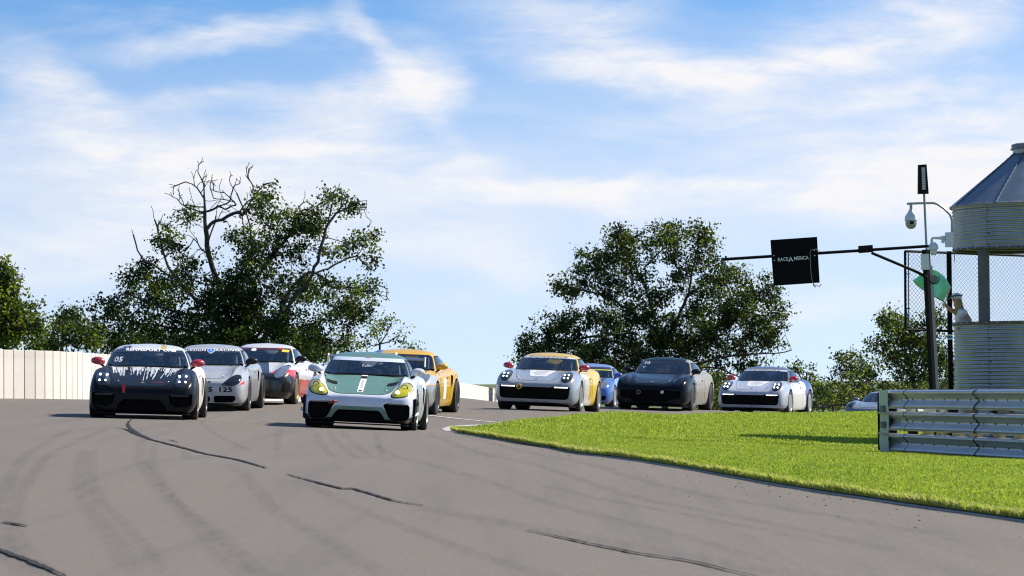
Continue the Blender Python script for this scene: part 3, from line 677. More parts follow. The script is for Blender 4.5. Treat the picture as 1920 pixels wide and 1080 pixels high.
def cabin_shell(S, wins):
    """roof and pillars; openings left under the window patches"""
    ths = np.linspace(0, 2*math.pi, 145)[:-1]; ts = np.concatenate([[-.12], np.linspace(0, .9, 46), [.93, .955, .975, .99, 1.0]]); n = len(ths); v = []
    for t in ts:
        for th in ths:
            p = S(th, t)
            if t < 0: p = p-Vector((0, 0, .16))
            v.append(p)
    def inside(th, t):
        th = (th+math.pi) % (2*math.pi)-math.pi
        for a, b, c, d in wins:
            for sh in (0, 2*math.pi, -2*math.pi):
                if a+.045 < th+sh < b-.045 and c+.03 < t < d-.03: return True
        return False
    f = []
    for i in range(len(ts)-1):
        for j in range(n):
            tm = (ts[i]+ts[i+1])/2; thm = (ths[j]+math.pi/n)
            if inside(thm, tm): continue
            f.append((i*n+j, i*n+(j+1) % n, (i+1)*n+(j+1) % n, (i+1)*n+j))
    me = mesh(v, f); bm = bmesh.new(); bm.from_mesh(me); bmesh.ops.remove_doubles(bm, verts=bm.verts, dist=1e-4); bmesh.ops.recalc_face_normals(bm, faces=bm.faces); bm.to_mesh(me); bm.free(); return me
_wh = {}
def wheel(root, x, y, r, w, rim, sg, spokes=10):
    """sg +1 for the car's left"""
    key = (round(r, 3), round(w, 3), rim.name, spokes)
    if key not in _wh:
        tp = [(r*.70, -w*.48), (r*.76, -w*.52), (r*.90, -w*.54), (r*.97, -w*.50), (r*.995, -w*.42), (r, -w*.30), (r, -.016), (r-.008, -.014), (r-.008, -.006), (r, -.004), (r, .004), (r-.008, .006), (r-.008, .014), (r, .016), (r, w*.30), (r*.995, w*.42), (r*.97, w*.50), (r*.90, w*.54), (r*.76, w*.52), (r*.70, w*.48)]
        a = MB().lathe(tp, 40); tm = a.me(); tm.materials.append(M['rubber'])
        rb = MB(); rr = r*.72
        rb.lathe([(rr, w*.50), (rr*.97, w*.52), (rr*.93, w*.47), (rr*.91, w*.30), (rr*.88, -w*.45), (rr, -w*.48)], 40)
        for k in range(spokes):
            an = 2*math.pi*k/spokes; c, s = math.cos(an), math.sin(an); hw = .020; q = []
            for rad, h, ww in ((.045, w*.36, hw*1.4), (rr*.55, w*.40, hw), (rr*.93, w*.45, hw*.9)):
                for dx, dz in ((-ww, 0), (ww, 0), (ww*.8, -.03), (-ww*.8, -.03)): q.append((rad*c-dx*s, rad*s+dx*c, h+dz))
            rb.add(q, [(i*4+j, i*4+(j+1) % 4, (i+1)*4+(j+1) % 4, (i+1)*4+j) for i in range(2) for j in range(4)])
        rb.lathe([(0, w*.44), (.03, w*.43), (.06, w*.38), (.062, w*.2), (0, w*.2)], 20)
        rm = rb.me(); rm.materials.append(rim)
        db = MB().lathe([(.07, w*.02), (rr*.80, w*.02), (rr*.80, w*.09), (.07, w*.09)], 32, closed=True); dm = db.me(); dm.materials.append(M['disc'])
        _wh[key] = (tm, rm, dm)
    wh = empty('wheel', (x, y, r-.004), (0, sg*math.pi/2, 0)); wh.parent = root
    for nm, me in zip(('tyre', 'rim', 'brake_disc'), _wh[key]):
        o = bpy.data.objects.new(nm, me); COL.objects.link(o); o.parent = wh
        if not me.polygons[0].use_smooth:
            me.polygons.foreach_set('use_smooth', [True]*len(me.polygons)); me.set_sharp_from_angle(angle=R(35))
def text_mesh(s, size, fn, off, spacing=1.0, bold=.0, shear=0, width=None):
    """lettering laid on a surface: fn maps (u,v) -> point, normal"""
    cu_ = bpy.data.curves.new('t', 'FONT'); cu_.body = s; cu_.size = size; cu_.align_x = 'CENTER'; cu_.align_y = 'CENTER'; cu_.space_character = spacing; cu_.offset = bold; cu_.shear = shear; cu_.resolution_u = 2
    o = bpy.data.objects.new('t', cu_); COL.objects.link(o); dg = bpy.context.evaluated_depsgraph_get(); dg.update(); me = bpy.data.meshes.new_from_object(o.evaluated_get(dg)); bpy.data.objects.remove(o)
    xs = [v.co.x for v in me.vertices]
    if not xs: return me
    k = 1 if width is None else width/(max(xs)-min(xs)); cx = (max(xs)+min(xs))/2
    bm = bmesh.new(); bm.from_mesh(me); bmesh.ops.triangulate(bm, faces=bm.faces); bmesh.ops.subdivide_edges(bm, edges=[e for e in bm.edges if e.calc_length() > size*.35], cuts=1)
    for v in bm.verts:
        p, n = fn((v.co.x-cx)*k, v.co.y); v.co = p+n*off
    bm.to_mesh(me); bm.free(); return me
def slab(mb, c, d, rot=None): return mb.box(c, d, rot)
def mirror_part(root, sg, x, y, z, mat, capmat=None):
    mb = MB(); mb.ball((0, 0, 0), (.125, .085, .078), 16, 10)
    for i, v in enumerate(mb.v):
        yv = min(v[1], .035) if v[1] > 0 else v[1]; mb.v[i] = (v[0], yv, v[2] if v[2] > -.03 else -.03-(abs(v[2])-.03)*.6)
    o = mb.build('door_mirror', mat, root); o.location = (sg*x, y, z); o.rotation_euler = (0, R(-6*sg), R(8*sg))
    st = MB().tube([(-sg*.03, 0, -.03), (-sg*.13, .02, -.09), (-sg*.19, .05, -.12)], [.022, .018, .02], 8); st.build('mirror_foot', M['black'], o)
    g = MB().box((0, .037, .0), (.19, .006, .085)); g.build('mirror_glass', M['gloss'], o)
def seat_mesh():
    mb = MB(); mb.box((0, .05, .60), (.46, .16, .62)); mb.box((0, .02, .95), (.30, .13, .2)); mb.box((.22, -.02, .72), (.06, .2, .34)); mb.box((-.22, -.02, .72), (.06, .2, .34)); return mb
def make_car(spec):
    kind = spec['kind']; ax = {'mid': 1.24, 'nine': 1.225, 'old': 1.21}[kind]
    root = empty(spec['name']); tag(root, spec['label'], 'race car' if spec.get('race', True) else 'car', spec.get('group'))
    bm_ = body_mesh(kind); dr = Draper(bm_); S = cabin_fn(kind)
    zsc = spec.get('pm', {})
    cut = []
    rf, rb = .325, .338
    for yy, r_, w_in in ((-ax, rf+.035, .52), (ax, rb+.035, .52)):
        for sg in (-1, 1):
            mb = MB().lathe([(0, w_in), (r_, w_in), (r_, 1.2), (0, 1.2)], 36, Matrix.Translation((0, yy, r_-.03)) @ Matrix.Rotation(sg*math.pi/2, 4, 'Y'), mi=1); cut.append(mb.me())
    for poly, dep in spec['intakes']:
        cut.append(prism_y(poly, -2.6, -2.05+dep-.0, 1, 1.0))
        if not spec.get('sym', True) or abs(sum(p[0] for p in poly)/len(poly)) < .05: continue
        cut.append(prism_y(mirror(poly), -2.6, -2.05+dep, 1, 1.0))
    side = spec.get('side_intake')
    if side:
        for sg in (-1, 1):
            mb = MB(); y0, y1, z0, z1 = side
            pl = roundpoly([(y0, z0+.12), (y0+.10, z1), (y1, z1-.04), (y0+.10, z0)], .05)
            n = len(pl); v = [(sg*.84, p[0], p[1]) for p in pl]+[(sg*1.1, p[0], p[1]) for p in pl]
            mb.add(v, [(i, (i+1) % n, n+(i+1) % n, n+i) for i in range(n)]+[tuple(range(n)), tuple(range(n, 2*n))], 1); cut.append(mb.me())
    me = boolean_cut(bm_, cut, [spec['paint'], M['mesh']])
    obj('body', me, None, root, sharp=38)
    # cabin
    A = R(spec.get('ws', 62)); wins = [(-A, A, .035, .80), (R(70), R(122), .10, .76), (R(-122), R(-70), .10, .76), (R(152), R(208), .18, .80)]
    obj('roof_and_pillars', cabin_shell(S, wins), spec.get('roof', spec['paint']), root)
    ws = obj('windscreen', surf_patch(S, -A, A, .03, .81, .004, frit=.028), [M['glass'], M['black']], root)
    obj('side_window', surf_patch(S, R(68), R(124), .08, .78, .004, nu=14, nv=8), [M['glass'], M['black']], root)
    obj('side_window', surf_patch(S, R(-124), R(-68), .08, .78, .004, nu=14, nv=8), [M['glass'], M['black']], root)
    obj('rear_window', surf_patch(S, R(150), R(210), .15, .82, .004, nu=14, nv=8), [M['glass'], M['black']], root)
    if spec.get('strip'):
        sm, t0 = spec['strip']; obj('sun_strip', surf_patch(S, -A*.985, A*.985, t0, .805, .007, r=.06), [sm, sm], ws)
    if spec.get('driver_pillar'): # coloured A pillar
        obj('pillar_trim', surf_patch(S, A+.01, A+.11, .0, .84, .006, nu=3, nv=10, frit=.01), [spec['driver_pillar']]*2, root)
    wf = Draper(cabin_shell(S, []))
    # floor of the cabin, dashboard, seats, cage
    mb = MB(); mb.box((0, -.45, .885), (1.36, .35, .05)); mb.box((0, .45, .905), (1.40, 1.5, .02)); mb.build('dashboard', M['black'], root)
    for sx in (-.36, .36):
        s = seat_mesh(); q = s.build('seat', M['seat'], root); q.location = (sx, .42, .12)
    cg = MB()
    for sg in (-1, 1):
        cg.tube([(sg*.55, -.50, .86), (sg*.52, -.30, 1.03), (sg*.47, -.08, 1.16), (sg*.44, .30, 1.20), (sg*.50, .62, 1.13), (sg*.58, .66, .9)], .02)
        cg.tube([(sg*.50, .62, 1.15), (-sg*.52, .95, .9)], .02)
    cg.tube([(-.50, .45, 1.22), (.50, .45, 1.22)], .02); cg.tube([(-.47, -.08, 1.16), (.47, -.08, 1.16)], .018); cg.tube([(-.50, .10, .92), (-.10, .55, 1.18)], .02); cg.tube([(-.52, -.2, .93), (-.30, .10, 1.0)], .018); cg.tube([(.10, .60, .95), (-.35, .62, 1.15)], .018); cg.box((-.12, .30, 1.0), (.16, .02, .10)); cg.box((-.30, .05, .96), (.12, .02, .06), Matrix.Rotation(.5, 3, 'Y')); cg.tube([(-.6, .62, .98), (.6, .62, .98)], .018)
    cg.build('roll_cage', M['steel'], root)
    mb = MB(); mb.tube([(.36+.17*math.cos(a), -.20+.03*math.sin(a), .93+.17*math.sin(a)) for a in np.linspace(0, 6.283, 20)], .014, 6, caps=False); mb.build('steering_wheel', M['black'], root)
    # bonnet
    hp = spec['hood']
    H = roundpoly(hp+[(-a, b) for a, b in hp[::-1]], .06)
    obj('bonnet_gap', patch(dr, [(p[0]*1.012, p[1]-.008 if p[1] < -1.5 else p[1]) for p in H], dr.top, .0015, rings=7), M['black'], root)
    bon = obj('bonnet', patch(dr, H, dr.top, .005, rings=9), spec.get('hood_paint', spec['paint']), root)
    # headlights
    hl = spec['headlight']
    for sg in (-1, 1):
        poly = hl['poly'] if sg == 1 else mirror(hl['poly'])
        o = obj('headlight', patch(dr, poly, dr.front, .004, dome=.012, rings=6), hl['mat'], root)
        b2 = hl.get('bezel')
        if b2: obj('headlight_bezel', patch(dr, [((p[0]-hl['c'][0]*sg)*1.12+hl['c'][0]*sg, (p[1]-hl['c'][1])*1.12+hl['c'][1]) for p in poly], dr.front, .0022, rings=5), b2, o)
        for (lx, lz, lr, lm) in hl.get('lamps', ()):
            p, n = dr.front(sg*lx, lz); q = MB(); q.ball((0, 0, 0), (lr, lr*.5, lr), 12, 8); z = q.build('lamp', lm, o); z.location = p+n*.018
        if hl.get('ring'):
            lx, lz, lr = hl['ring']; p, n = dr.front(sg*lx, lz); q = MB(); q.tube([(lr*math.cos(a), 0, lr*math.sin(a)) for a in np.linspace(0, 6.283, 20)], .008, 6, caps=False); z = q.build('projector_ring', M['rim_dark'], o); z.location = p+n*.018
    # splitter / chin
    if spec.get('splitter', True):
        sp = MB(); zs = spec.get('split_z', .085); pts = []
        for x in np.linspace(-.86, .86, 25):
            p, n = dr.front(x, .17); pts.append((x, p.y-spec.get('split_out', .045)))
        v = [(x, y, zs+.018) for x, y in pts]+[(x, -1.62, zs+.018) for x, y in pts]+[(x, y, zs) for x, y in pts]+[(x, -1.62, zs) for x, y in pts]; n = 25
        f = []
        for i in range(n-1): f += [(i, i+1, n+i+1, n+i), (2*n+i+1, 2*n+i, 3*n+i, 3*n+i+1), (i+1, i, 2*n+i, 2*n+i+1), (n+i, n+i+1, 3*n+i+1, 3*n+i)]
        f += [(0, n, 3*n, 2*n), (n-1, 2*n-1+0, 4*n-1, 3*n-1)]
        sp.add(v, f); sp.build('splitter', spec.get('split_mat', M['black']), root)
    # mesh grilles sit back inside the openings
    for poly, dep in spec['intakes']:
        for pl in ([poly] if abs(sum(p[0] for p in poly)/len(poly)) < .05 or not spec.get('sym', True) else [poly, mirror(poly)]):
            xs = [p[0] for p in pl]; zs_ = [p[1] for p in pl]; mb = MB(); x0, x1, z0, z1 = min(xs)+.02, max(xs)-.02, min(zs_)+.01, max(zs_)-.01
            p0, _ = dr.front((x0+x1)/2, (z0+z1)/2); yy = min(p0.y+.06, -1.96)
            k = max(2, int((z1-z0)/.035))
            for i in range(1, k):
                z = z0+(z1-z0)*i/k; mb.box(((x0+x1)/2, yy, z), (x1-x0-.03, .006, .005))
            k = max(2, int((x1-x0)/.05))
            for i in range(1, k): mb.box((x0+(x1-x0)*i/k, yy+.002, (z0+z1)/2), (.005, .005, z1-z0-.03))
            mb.build('grille', M['rim_dark'] if spec.get('bright_grille') else M['black'], root, smooth=False)
    # wheels
    tw = {'mid': .82-.01, 'nine': .815, 'old': .78}[kind]; tr = {'mid': .80, 'nine': .80, 'old': .775}[kind]
    rim = spec.get('rim', M['rim_dark'])
    for sg in (-1, 1):
        wheel(root, sg*(tw-.03), -ax, rf, .245, rim, sg, spec.get('spokes', 10)); wheel(root, sg*(tr+.005), ax, rb, .295, rim, sg, spec.get('spokes', 10))
    # mirrors
    mx = spec.get('mirror_x', .855)
    for sg in (-1, 1): mirror_part(root, sg, mx, -.60, spec.get('mirror_z', .955), spec['mirror'])
    # door shut line, sill, tail
    mb = MB()
    for sg in (-1, 1):
        for yy, z0, z1 in ((-.72, .25, .84), (.50, .28, .84)):
            MB().tube([p+n*.0005 for p, n in [dr.side(yy, z0+(z1-z0)*i/6, sg) for i in range(7)]], .004, 5).build('door_gap', M['black'], root)
    for sg in (-1, 1):
        p, n = dr.side(.25, .74, sg); MB().box(p+n*.02, (.02, .16, .022)).build('door_handle', spec['paint'], root)
    mb = MB(); mb.box((0, 2.2, .72), (1.3, .03, .07)); mb.build('tail_light', M['red'], root)
    wp = MB(); wp.tube([(-.50, -.93, .885), (-.15, -.86, .895), (.20, -.865, .893)], .009, 6); wp.tube([(.0, -.90, .888), (.30, -.865, .893), (.62, -.80, .885)], .009, 6); wp.build('wiper', M['black'], root)
    # hood pins and badge
    for sg in (-1, 1):
        p, n = dr.top(sg*.42, -1.86); MB().ball((0, 0, 0), (.018, .018, .008)).build('bonnet_pin', M['rim_silver'], root).location = p+n*.008
    sh = roundpoly([(-.03, .04), (.03, .04), (.032, 0), (0, -.045), (-.032, 0)], .012)
    p, n = dr.top(0, -1.93)
    obj('badge', patch(dr, [(x, -1.93-z) for x, z in sh], dr.top, .010, rings=2), M['rim_gold'], root)
    nf = {'root': root, 'dr': dr, 'wf': wf, 'S': S, 'ws': ws, 'bonnet': bon, 'spec': spec}
    if spec.get('wing'):
        z, y, hw, wm, em = spec['wing']; mb = MB()
        prof = [(-.14, .0), (-.08, .02), (0, .022), (.10, .03), (.14, .045), (.10, .018), (0, -.005), (-.10, -.012)]
        for i in range(8): pass
        n = 8; v = [(sx*hw, y+a, z+b) for sx in (-1, 1) for a, b in prof]; mb.add(v, [(i, (i+1) % n, n+(i+1) % n, n+i) for i in range(n)]+[tuple(range(n)), tuple(range(2*n-1, n-1, -1))])
        w = mb.build('rear_wing', wm, root)
        for sg in (-1, 1):
            MB().box((sg*(hw+.006), y, z-.03), (.012, .34, .17)).build('end_plate', em, w)
            MB().tube([(sg*.34, y-.42, .92), (sg*.34, y-.30, z+.02), (sg*.34, y-.12, z+.10), (sg*.34, y, z+.03)], [.03, .024, .022, .02], 8).build('wing_strut', em, w)
    return nf
def place(info, tip, s, psi, drop=0):
    """tip: pixel column of the nose; s: scale there; psi: how far the tail swings to image right, degrees"""
    root = info['root']; d = FPX/s; q = P(tip, 760, d); az = math.atan2(q.x, q.y)+R(psi)
    dirv = Vector((math.sin(az), math.cos(az), 0)); rt = Vector((math.cos(az), -math.sin(az), 0))
    c = Vector((q.x, q.y, 0))+dirv*2.15; pts = []
    for a, b in ((-1, -1.24), (1, -1.24), (1, 1.24), (-1, 1.24)):
        e = c+rt*(a*.8)+dirv*b; pts.append(Vector((e.x, e.y, G(e.x, e.y))))
    ctr = sum(pts, Vector())/4; yd = ((pts[2]+pts[3])-(pts[0]+pts[1])).normalized(); xd = ((pts[1]+pts[2])-(pts[0]+pts[3])); xd = (xd-yd*xd.dot(yd)).normalized(); zd = xd.cross(yd)
    mm = Matrix.Identity(4)
    for i in range(3): mm[i][0] = xd[i]; mm[i][1] = yd[i]; mm[i][2] = zd[i]; mm[i][3] = ctr[i]
    root.matrix_world = mm @ Matrix.Translation((0, 0, -drop))
    return info
def onws(info, x0, z0):   # lettering on the windscreen
    wf = info['wf']
    def fn(u, v):
        p, n = wf.front(x0+u, z0+v*.8); return p, n
    return fn
def onbody(info, x0, z0):
    dr = info['dr']
    return lambda u, v: dr.front(x0+u, z0+v)
def onhood(info, x0, y0):
    dr = info['dr']
    return lambda u, v: dr.top(x0+u, y0+v)
# ---- headlight shapes (front view x,z of the car's left lamp)
def ell(cx, cz, rx, rz, rot=0, n=20, egg=0):
    out = []
    for i in range(n):
        a = 2*math.pi*i/n; x = rx*math.cos(a)*(1+egg*math.sin(a)); z = rz*math.sin(a); c, s = math.cos(R(rot)), math.sin(R(rot)); out.append((cx+x*c-z*s, cz+x*s+z*c))
    return out
HL = {
 'gt4': roundpoly([(.50,.54),(.64,.525),(.78,.56),(.84,.66),(.80,.755),(.70,.77),(.58,.66)], .09),
 'quad': roundpoly([(.545,.56),(.72,.55),(.79,.63),(.79,.74),(.70,.79),(.60,.74),(.55,.64)], .06),
 'boxster': ell(.645,.675,.10,.155,-42,22),
 'round': ell(.675,.735,.105,.112,-20,22),
}
def quad_lamps(cx, cz, g, r_, m): return [(cx-g, cz-g, r_, m), (cx+g, cz-g, r_, m), (cx-g, cz+g, r_, m), (cx+g, cz+g, r_, m)]
HOOD_MID = [(.30,-2.10),(.50,-1.95),(.58,-1.5),(.62,-1.1),(.66,-.86)]
HOOD_911 = [(.36,-2.06),(.44,-1.9),(.50,-1.5),(.58,-1.1),(.66,-.90)]
I_GT4 = [(roundpoly([(.39,.40),(.47,.43),(.79,.42),(.82,.38),(.82,.20),(.76,.16),(.58,.145),(.50,.18)], .03), .12), (roundpoly([(-.33,.30),(.33,.30),(.40,.22),(.46,.105),(-.46,.105),(-.40,.22)], .03), .12)]
I_718 = [(roundpoly([(.44,.42),(.84,.43),(.83,.24),(.58,.205),(.48,.26)], .03), .12), (roundpoly([(-.30,.33),(.30,.33),(.40,.22),(.42,.12),(-.42,.12),(-.40,.22)], .03), .12)]
I_986 = [(roundpoly([(-.27,.34),(.27,.34),(.30,.28),(.25,.22),(-.25,.22),(-.30,.28)], .05), .10), (roundpoly([(.36,.35),(.74,.35),(.76,.28),(.70,.22),(.36,.22)], .05), .10)]
I_BOX = [(roundpoly([(-.20,.30),(.20,.30),(.20,.19),(-.20,.19)], .05), .10), (roundpoly([(.27,.31),(.67,.31),(.69,.25),(.64,.18),(.27,.18)], .05), .10)]
I_992 = [(roundpoly([(-.78,.52),(-.40,.52),(-.36,.50),(.36,.50),(.40,.52),(.78,.52),(.76,.28),(.70,.24),(-.70,.24),(-.76,.28)], .03), .10)]
I_996 = [(roundpoly([(-.74,.47),(.74,.47),(.74,.30),(.50,.26),(.42,.20),(-.42,.20),(-.50,.26),(-.74,.30)], .04), .10)]
cars = {}
white = lin(228,230,236)
# 1 black coupe, number 05
mirror_red = paint((.50,.015,.03))
rearwhite = (.70,.68,.64)
p_black = paint((.007,.008,.011), zones=[(rearwhite, [(0,1,0,.92),(0,0,1,-.0)], .0)], rough=.26)
c = make_car(dict(name='race_car', label='black racing coupe with white paint drips on its bonnet, red mirrors and number 05', kind='mid', group='racing cars coming through the bend', paint=p_black,
    roof=paint((.62,.64,.66), zones=[((.05,.06,.08), [(-1,0,0,-.30),(0,0,1,-1.19)], .5), ((.55,.40,.05), [(1,0,0,-.20),(-1,0,0,.27),(0,0,1,-1.2)], .15)]), intakes=I_718, hood=HOOD_MID, mirror=mirror_red, strip=(M['gloss'], .66), split_out=.02,
    headlight=dict(poly=HL['quad'], c=(.67,.67), mat=M['dark_lens'], bezel=M['black'], lamps=quad_lamps(.665,.672,.048,.019,M['lamp_white'])), side_intake=(.62,.95,.36,.74), rim=M['rim_dark']))
cars['black'] = place(c, 264, 112, 3.4)
obj('sponsor_lettering', text_mesh('RENNSPORT ONE', .078, onws(c, .03, 1.166), .009, 1.05, .003, width=.86), M['white'], c['root'])
obj('race_number', text_mesh('05', .15, onws(c, -.50, .985), .009, 1.0, .002, shear=.2), M['white'], c['root'])
obj('small_lettering', text_mesh('SPORT', .07, onhood(c, .27, -1.90), .012), M['pink'], c['root'])
rg = random.Random(11); mb = MB(); dr = c['dr']
for i in range(150):
    x = rg.uniform(-.60, .60); y0 = -.90+rg.uniform(-.02, .05); ln = rg.choice([.10, .16, .26, .38, .5, .72])*rg.uniform(.5, 1.2)*(1.15-abs(x)*.7); w0 = rg.choice([.003, .005, .007, .012])*rg.uniform(.8, 1.4); sl = -.22*x+rg.uniform(-.05, .05)
    k = 6; L_ = []
    for j in range(k+1):
        t = j/k; w = w0*(1.25-t*.9)+ (.005 if j == k-1 else 0); xx = x+sl*ln*t
        for sx in (-1, 1):
            p, n = dr.top(xx+sx*w, y0-ln*t); L_.append(p+n*.0075)
    mb.add(L_, [(2*j, 2*j+1, 2*j+3, 2*j+2) for j in range(k)])
    if rg.random() < .5:
        p, n = dr.top(x+sl*ln*1.3, y0-ln*1.25); r_ = rg.uniform(.004, .010); mb.add([p+n*.0075+Vector((r_*math.cos(a), r_*1.6*math.sin(a), r_*math.cos(a)*0-.55*r_*0)) for a in np.linspace(0, 5.5, 7)], [tuple(range(7))])
nb = 60
base = []
for i in range(nb+1):
    x = -.62+1.24*i/nb
    for y in (-.875, -.905-rg.uniform(0, .05)):
        p, n = dr.top(x, y); base.append(p+n*.007)
mb.add(base, [(2*i, 2*i+1, 2*i+3, 2*i+2) for i in range(nb)])
o = mb.build('paint_drips', simple('silver white drips', (.55, .56, .58), .35), c['bonnet'], smooth=False); o['kind'] = 'stuff'
p, n = dr.front(-.30, .50); q = MB().box((0, 0, 0), (.045, .012, .14)).build('tow_strap', M['red'], c['root']); q.location = p+n*.01
for sg in (-1, 1):
    q = MB().box((sg*.63, -2.10, .405), (.30, .02, .022)).build('fog_lamp', M['rim_dark'], c['root'])
# 2 green and white GT car
green = lin(92,128,112); wht = (.66,.69,.76)
p_gw = paint(wht, zones=[(green, [(0,0,-1,.33),(-1,0,1,.19),(1,0,1,.19),(0,-1,0,-1.6)], 0)])
I4 = I_GT4
p_gw = paint(wht, zones=[(green, [(0,-1,0,-1.7),(0,0,-1,.36),(-1,0,-1,.74),(1,0,-1,.74)], 0), (green, [(0,-1,0,-1.7),(0,0,-1,.20)], 0)])
c = make_car(dict(name='race_car', label='white racing coupe with sage green bonnet and roof, yellow headlights and a rear wing', kind='mid', group='racing cars coming through the bend', paint=p_gw,
    roof=paint(green), hood_paint=paint(green, rough=.4, coat=.3), intakes=I4, hood=[(.34,-2.09),(.50,-2.0),(.57,-1.7),(.63,-1.3),(.70,-.86)], mirror=paint((.62,.64,.70)), strip=(simple('pale sun strip', (.55,.60,.70), .3), .66), split_out=.06, split_z=.07,
    headlight=dict(poly=HL['gt4'], c=(.67,.66), mat=M['yellow_lens'], bezel=M['black'], lamps=[(.61,.595,.034,M['lamp_yellow'])], ring=(.71,.675,.048)), side_intake=(.62,.95,.36,.74), rim=M['rim_silver'],
    wing=(1.205, 1.98, .84, simple('dark wing', (.05,.055,.07), .3, coat=.5), M['white'])))
cars['green'] = place(c, 670, 116.5, 3.9)
dr = c['dr']; rt = c['root']
for sg in (-1, 1):
    q = obj('bonnet_vent', patch(dr, roundpoly([(sg*.40,-1.60),(sg*.57,-1.64),(sg*.60,-1.40),(sg*.42,-1.38)], .02), dr.top, .0085, rings=3), M['mesh'], c['bonnet'])
    v = [(sg*.86,-1.98,.12),(sg*.90,-1.98,.14),(sg*.93,-1.72,.14),(sg*.89,-1.70,.12),(sg*.88,-1.96,.52),(sg*.915,-1.96,.50),(sg*.93,-1.72,.50),(sg*.90,-1.72,.52)]
    mb = MB().add(v, [(0,1,2,3),(4,7,6,5),(0,4,5,1),(1,5,6,2),(2,6,7,3),(3,7,4,0)]); mb.build('corner_guard', M['black'], rt)
    for k, zz in enumerate((.20, .36)):
        mb = MB().add([(sg*.80,-2.04,zz),(sg*.955,-1.90,zz+.05),(sg*.955,-1.72,zz+.10),(sg*.86,-1.72,zz+.06),(sg*.80,-2.04,zz+.012),(sg*.955,-1.90,zz+.062),(sg*.955,-1.72,zz+.112),(sg*.86,-1.72,zz+.072)], [(0,1,2,3),(4,7,6,5),(0,4,5,1),(1,5,6,2),(2,6,7,3),(3,7,4,0)]); mb.build('canard', M['white'] if k == 0 else M['black'], rt)
    q = MB().box((sg*.62, -2.085, .415), (.30, .02, .014)).build('fog_lamp', simple('amber drl strip', (.4,.36,.2), .3), rt)
st = obj('bonnet_stripe', patch(dr, roundpoly([(-.048,-2.0),(.048,-2.0),(.048,-.90),(-.048,-.90)], .03), dr.top, .0082, rings=8), M['white'], c['bonnet'])
obj('stripe_slot', patch(dr, roundpoly([(-.05,-1.16),(.05,-1.16),(.05,-1.02),(-.05,-1.02)], .02), dr.top, .011, rings=2), M['black'], st)
obj('stripe_print', patch(dr, [(-.022, -1.75), (.022, -1.75), (.022, -1.25), (-.022, -1.25)], dr.top, .0105, rings=1), simple('grey print', (.45,.47,.48), .5), st)
obj('badge', patch(dr, ell(0, -1.93, .03, .035), dr.top, .012, rings=2), M['rim_dark'], st)
p, n = dr.front(-.42, .41); q = MB().tube([(-.05, 0, -.02), (-.02, -.03, -.01), (.03, -.035, .015), (.07, 0, .02)], [.018, .022, .02, .016], 8).build('tow_strap', simple('dark red strap', (.22,.01,.015), .6), rt); q.location = p+n*.02
obj('sponsor_lettering', text_mesh('CGRS', .05, onws(c, 0, 1.178), .011, 1.0, .001), simple('grey print dark', (.2,.22,.25), .5), rt)
obj('windscreen_name', text_mesh('Kallin', .07, onws(c, .0, 1.03), .009), simple('faded white print', (.55,.58,.6), .5), rt)
obj('roof_beacon', MB().ball((0, -.27, 1.158), (.028, .03, .018)).me(), M['red'], rt)
# 3 grey open-nosed roadster 125
p_grey = paint((.42,.425,.43), metal=.0, rough=.22)
c = make_car(dict(name='race_car', label='light grey racing coupe numbered 125 with blacked out headlights, behind the black car', kind='old', group='racing cars coming through the bend', paint=p_grey, intakes=I_BOX, hood=[(.34,-2.0),(.47,-1.9),(.54,-1.5),(.60,-1.1),(.64,-.86)],
    mirror=paint((.012,.012,.014)), strip=(M['gloss'], .64), splitter=False, headlight=dict(poly=roundpoly([(.39,.50),(.47,.575),(.57,.665),(.68,.72),(.77,.70),(.79,.61),(.72,.52),(.56,.485)], .05), c=(.60,.61), mat=M['gloss']), side_intake=(.58,.88,.52,.78), rim=M['rim_dark']))
cars['grey'] = place(c, 374, 97.5, 6.2)
obj('sponsor_lettering', text_mesh('DESIGN', .075, onws(c, -.29, 1.164), .010, 1.1, .001, width=.40), M['white'], c['root'])
obj('sponsor_lettering', text_mesh('RACING', .075, onws(c, .33, 1.164), .010, 1.1, .001, width=.44), M['white'], c['root'])
sh = roundpoly([(-.075,.045),(.075,.045),(.07,-.015),(0,-.06),(-.07,-.015)], .02)
q = obj('shield_logo', patch(c['wf'], [(x+.02, z+1.155) for x, z in sh], c['wf'].front, .010, rings=2), M['white'], c['root'])
obj('shield_field', patch(c['wf'], [(x*.82+.02, z*.82+1.155) for x, z in sh], c['wf'].front, .0125, rings=2), M['blue'], q)
obj('shield_letter', text_mesh('C', .05, onws(c, .02, 1.156), .0135, 1, .002), M['white'], q)
for x in (.12, .50): obj('race_number', text_mesh('125', .12, onbody(c, x, .425), .006, 1.05, .004, width=.25), M['black'], c['root'])
obj('fender_sticker', patch(c['dr'], [(.74,.50),(.83,.53),(.83,.60),(.76,.57)], c['dr'].front, .005, rings=2), M['red'], c['root'])
p, n = c['dr'].front(.18, .575); MB().ball((0, 0, 0), (.03, .02, .015)).build('bonnet_catch', M['black'], c['root']).location = p
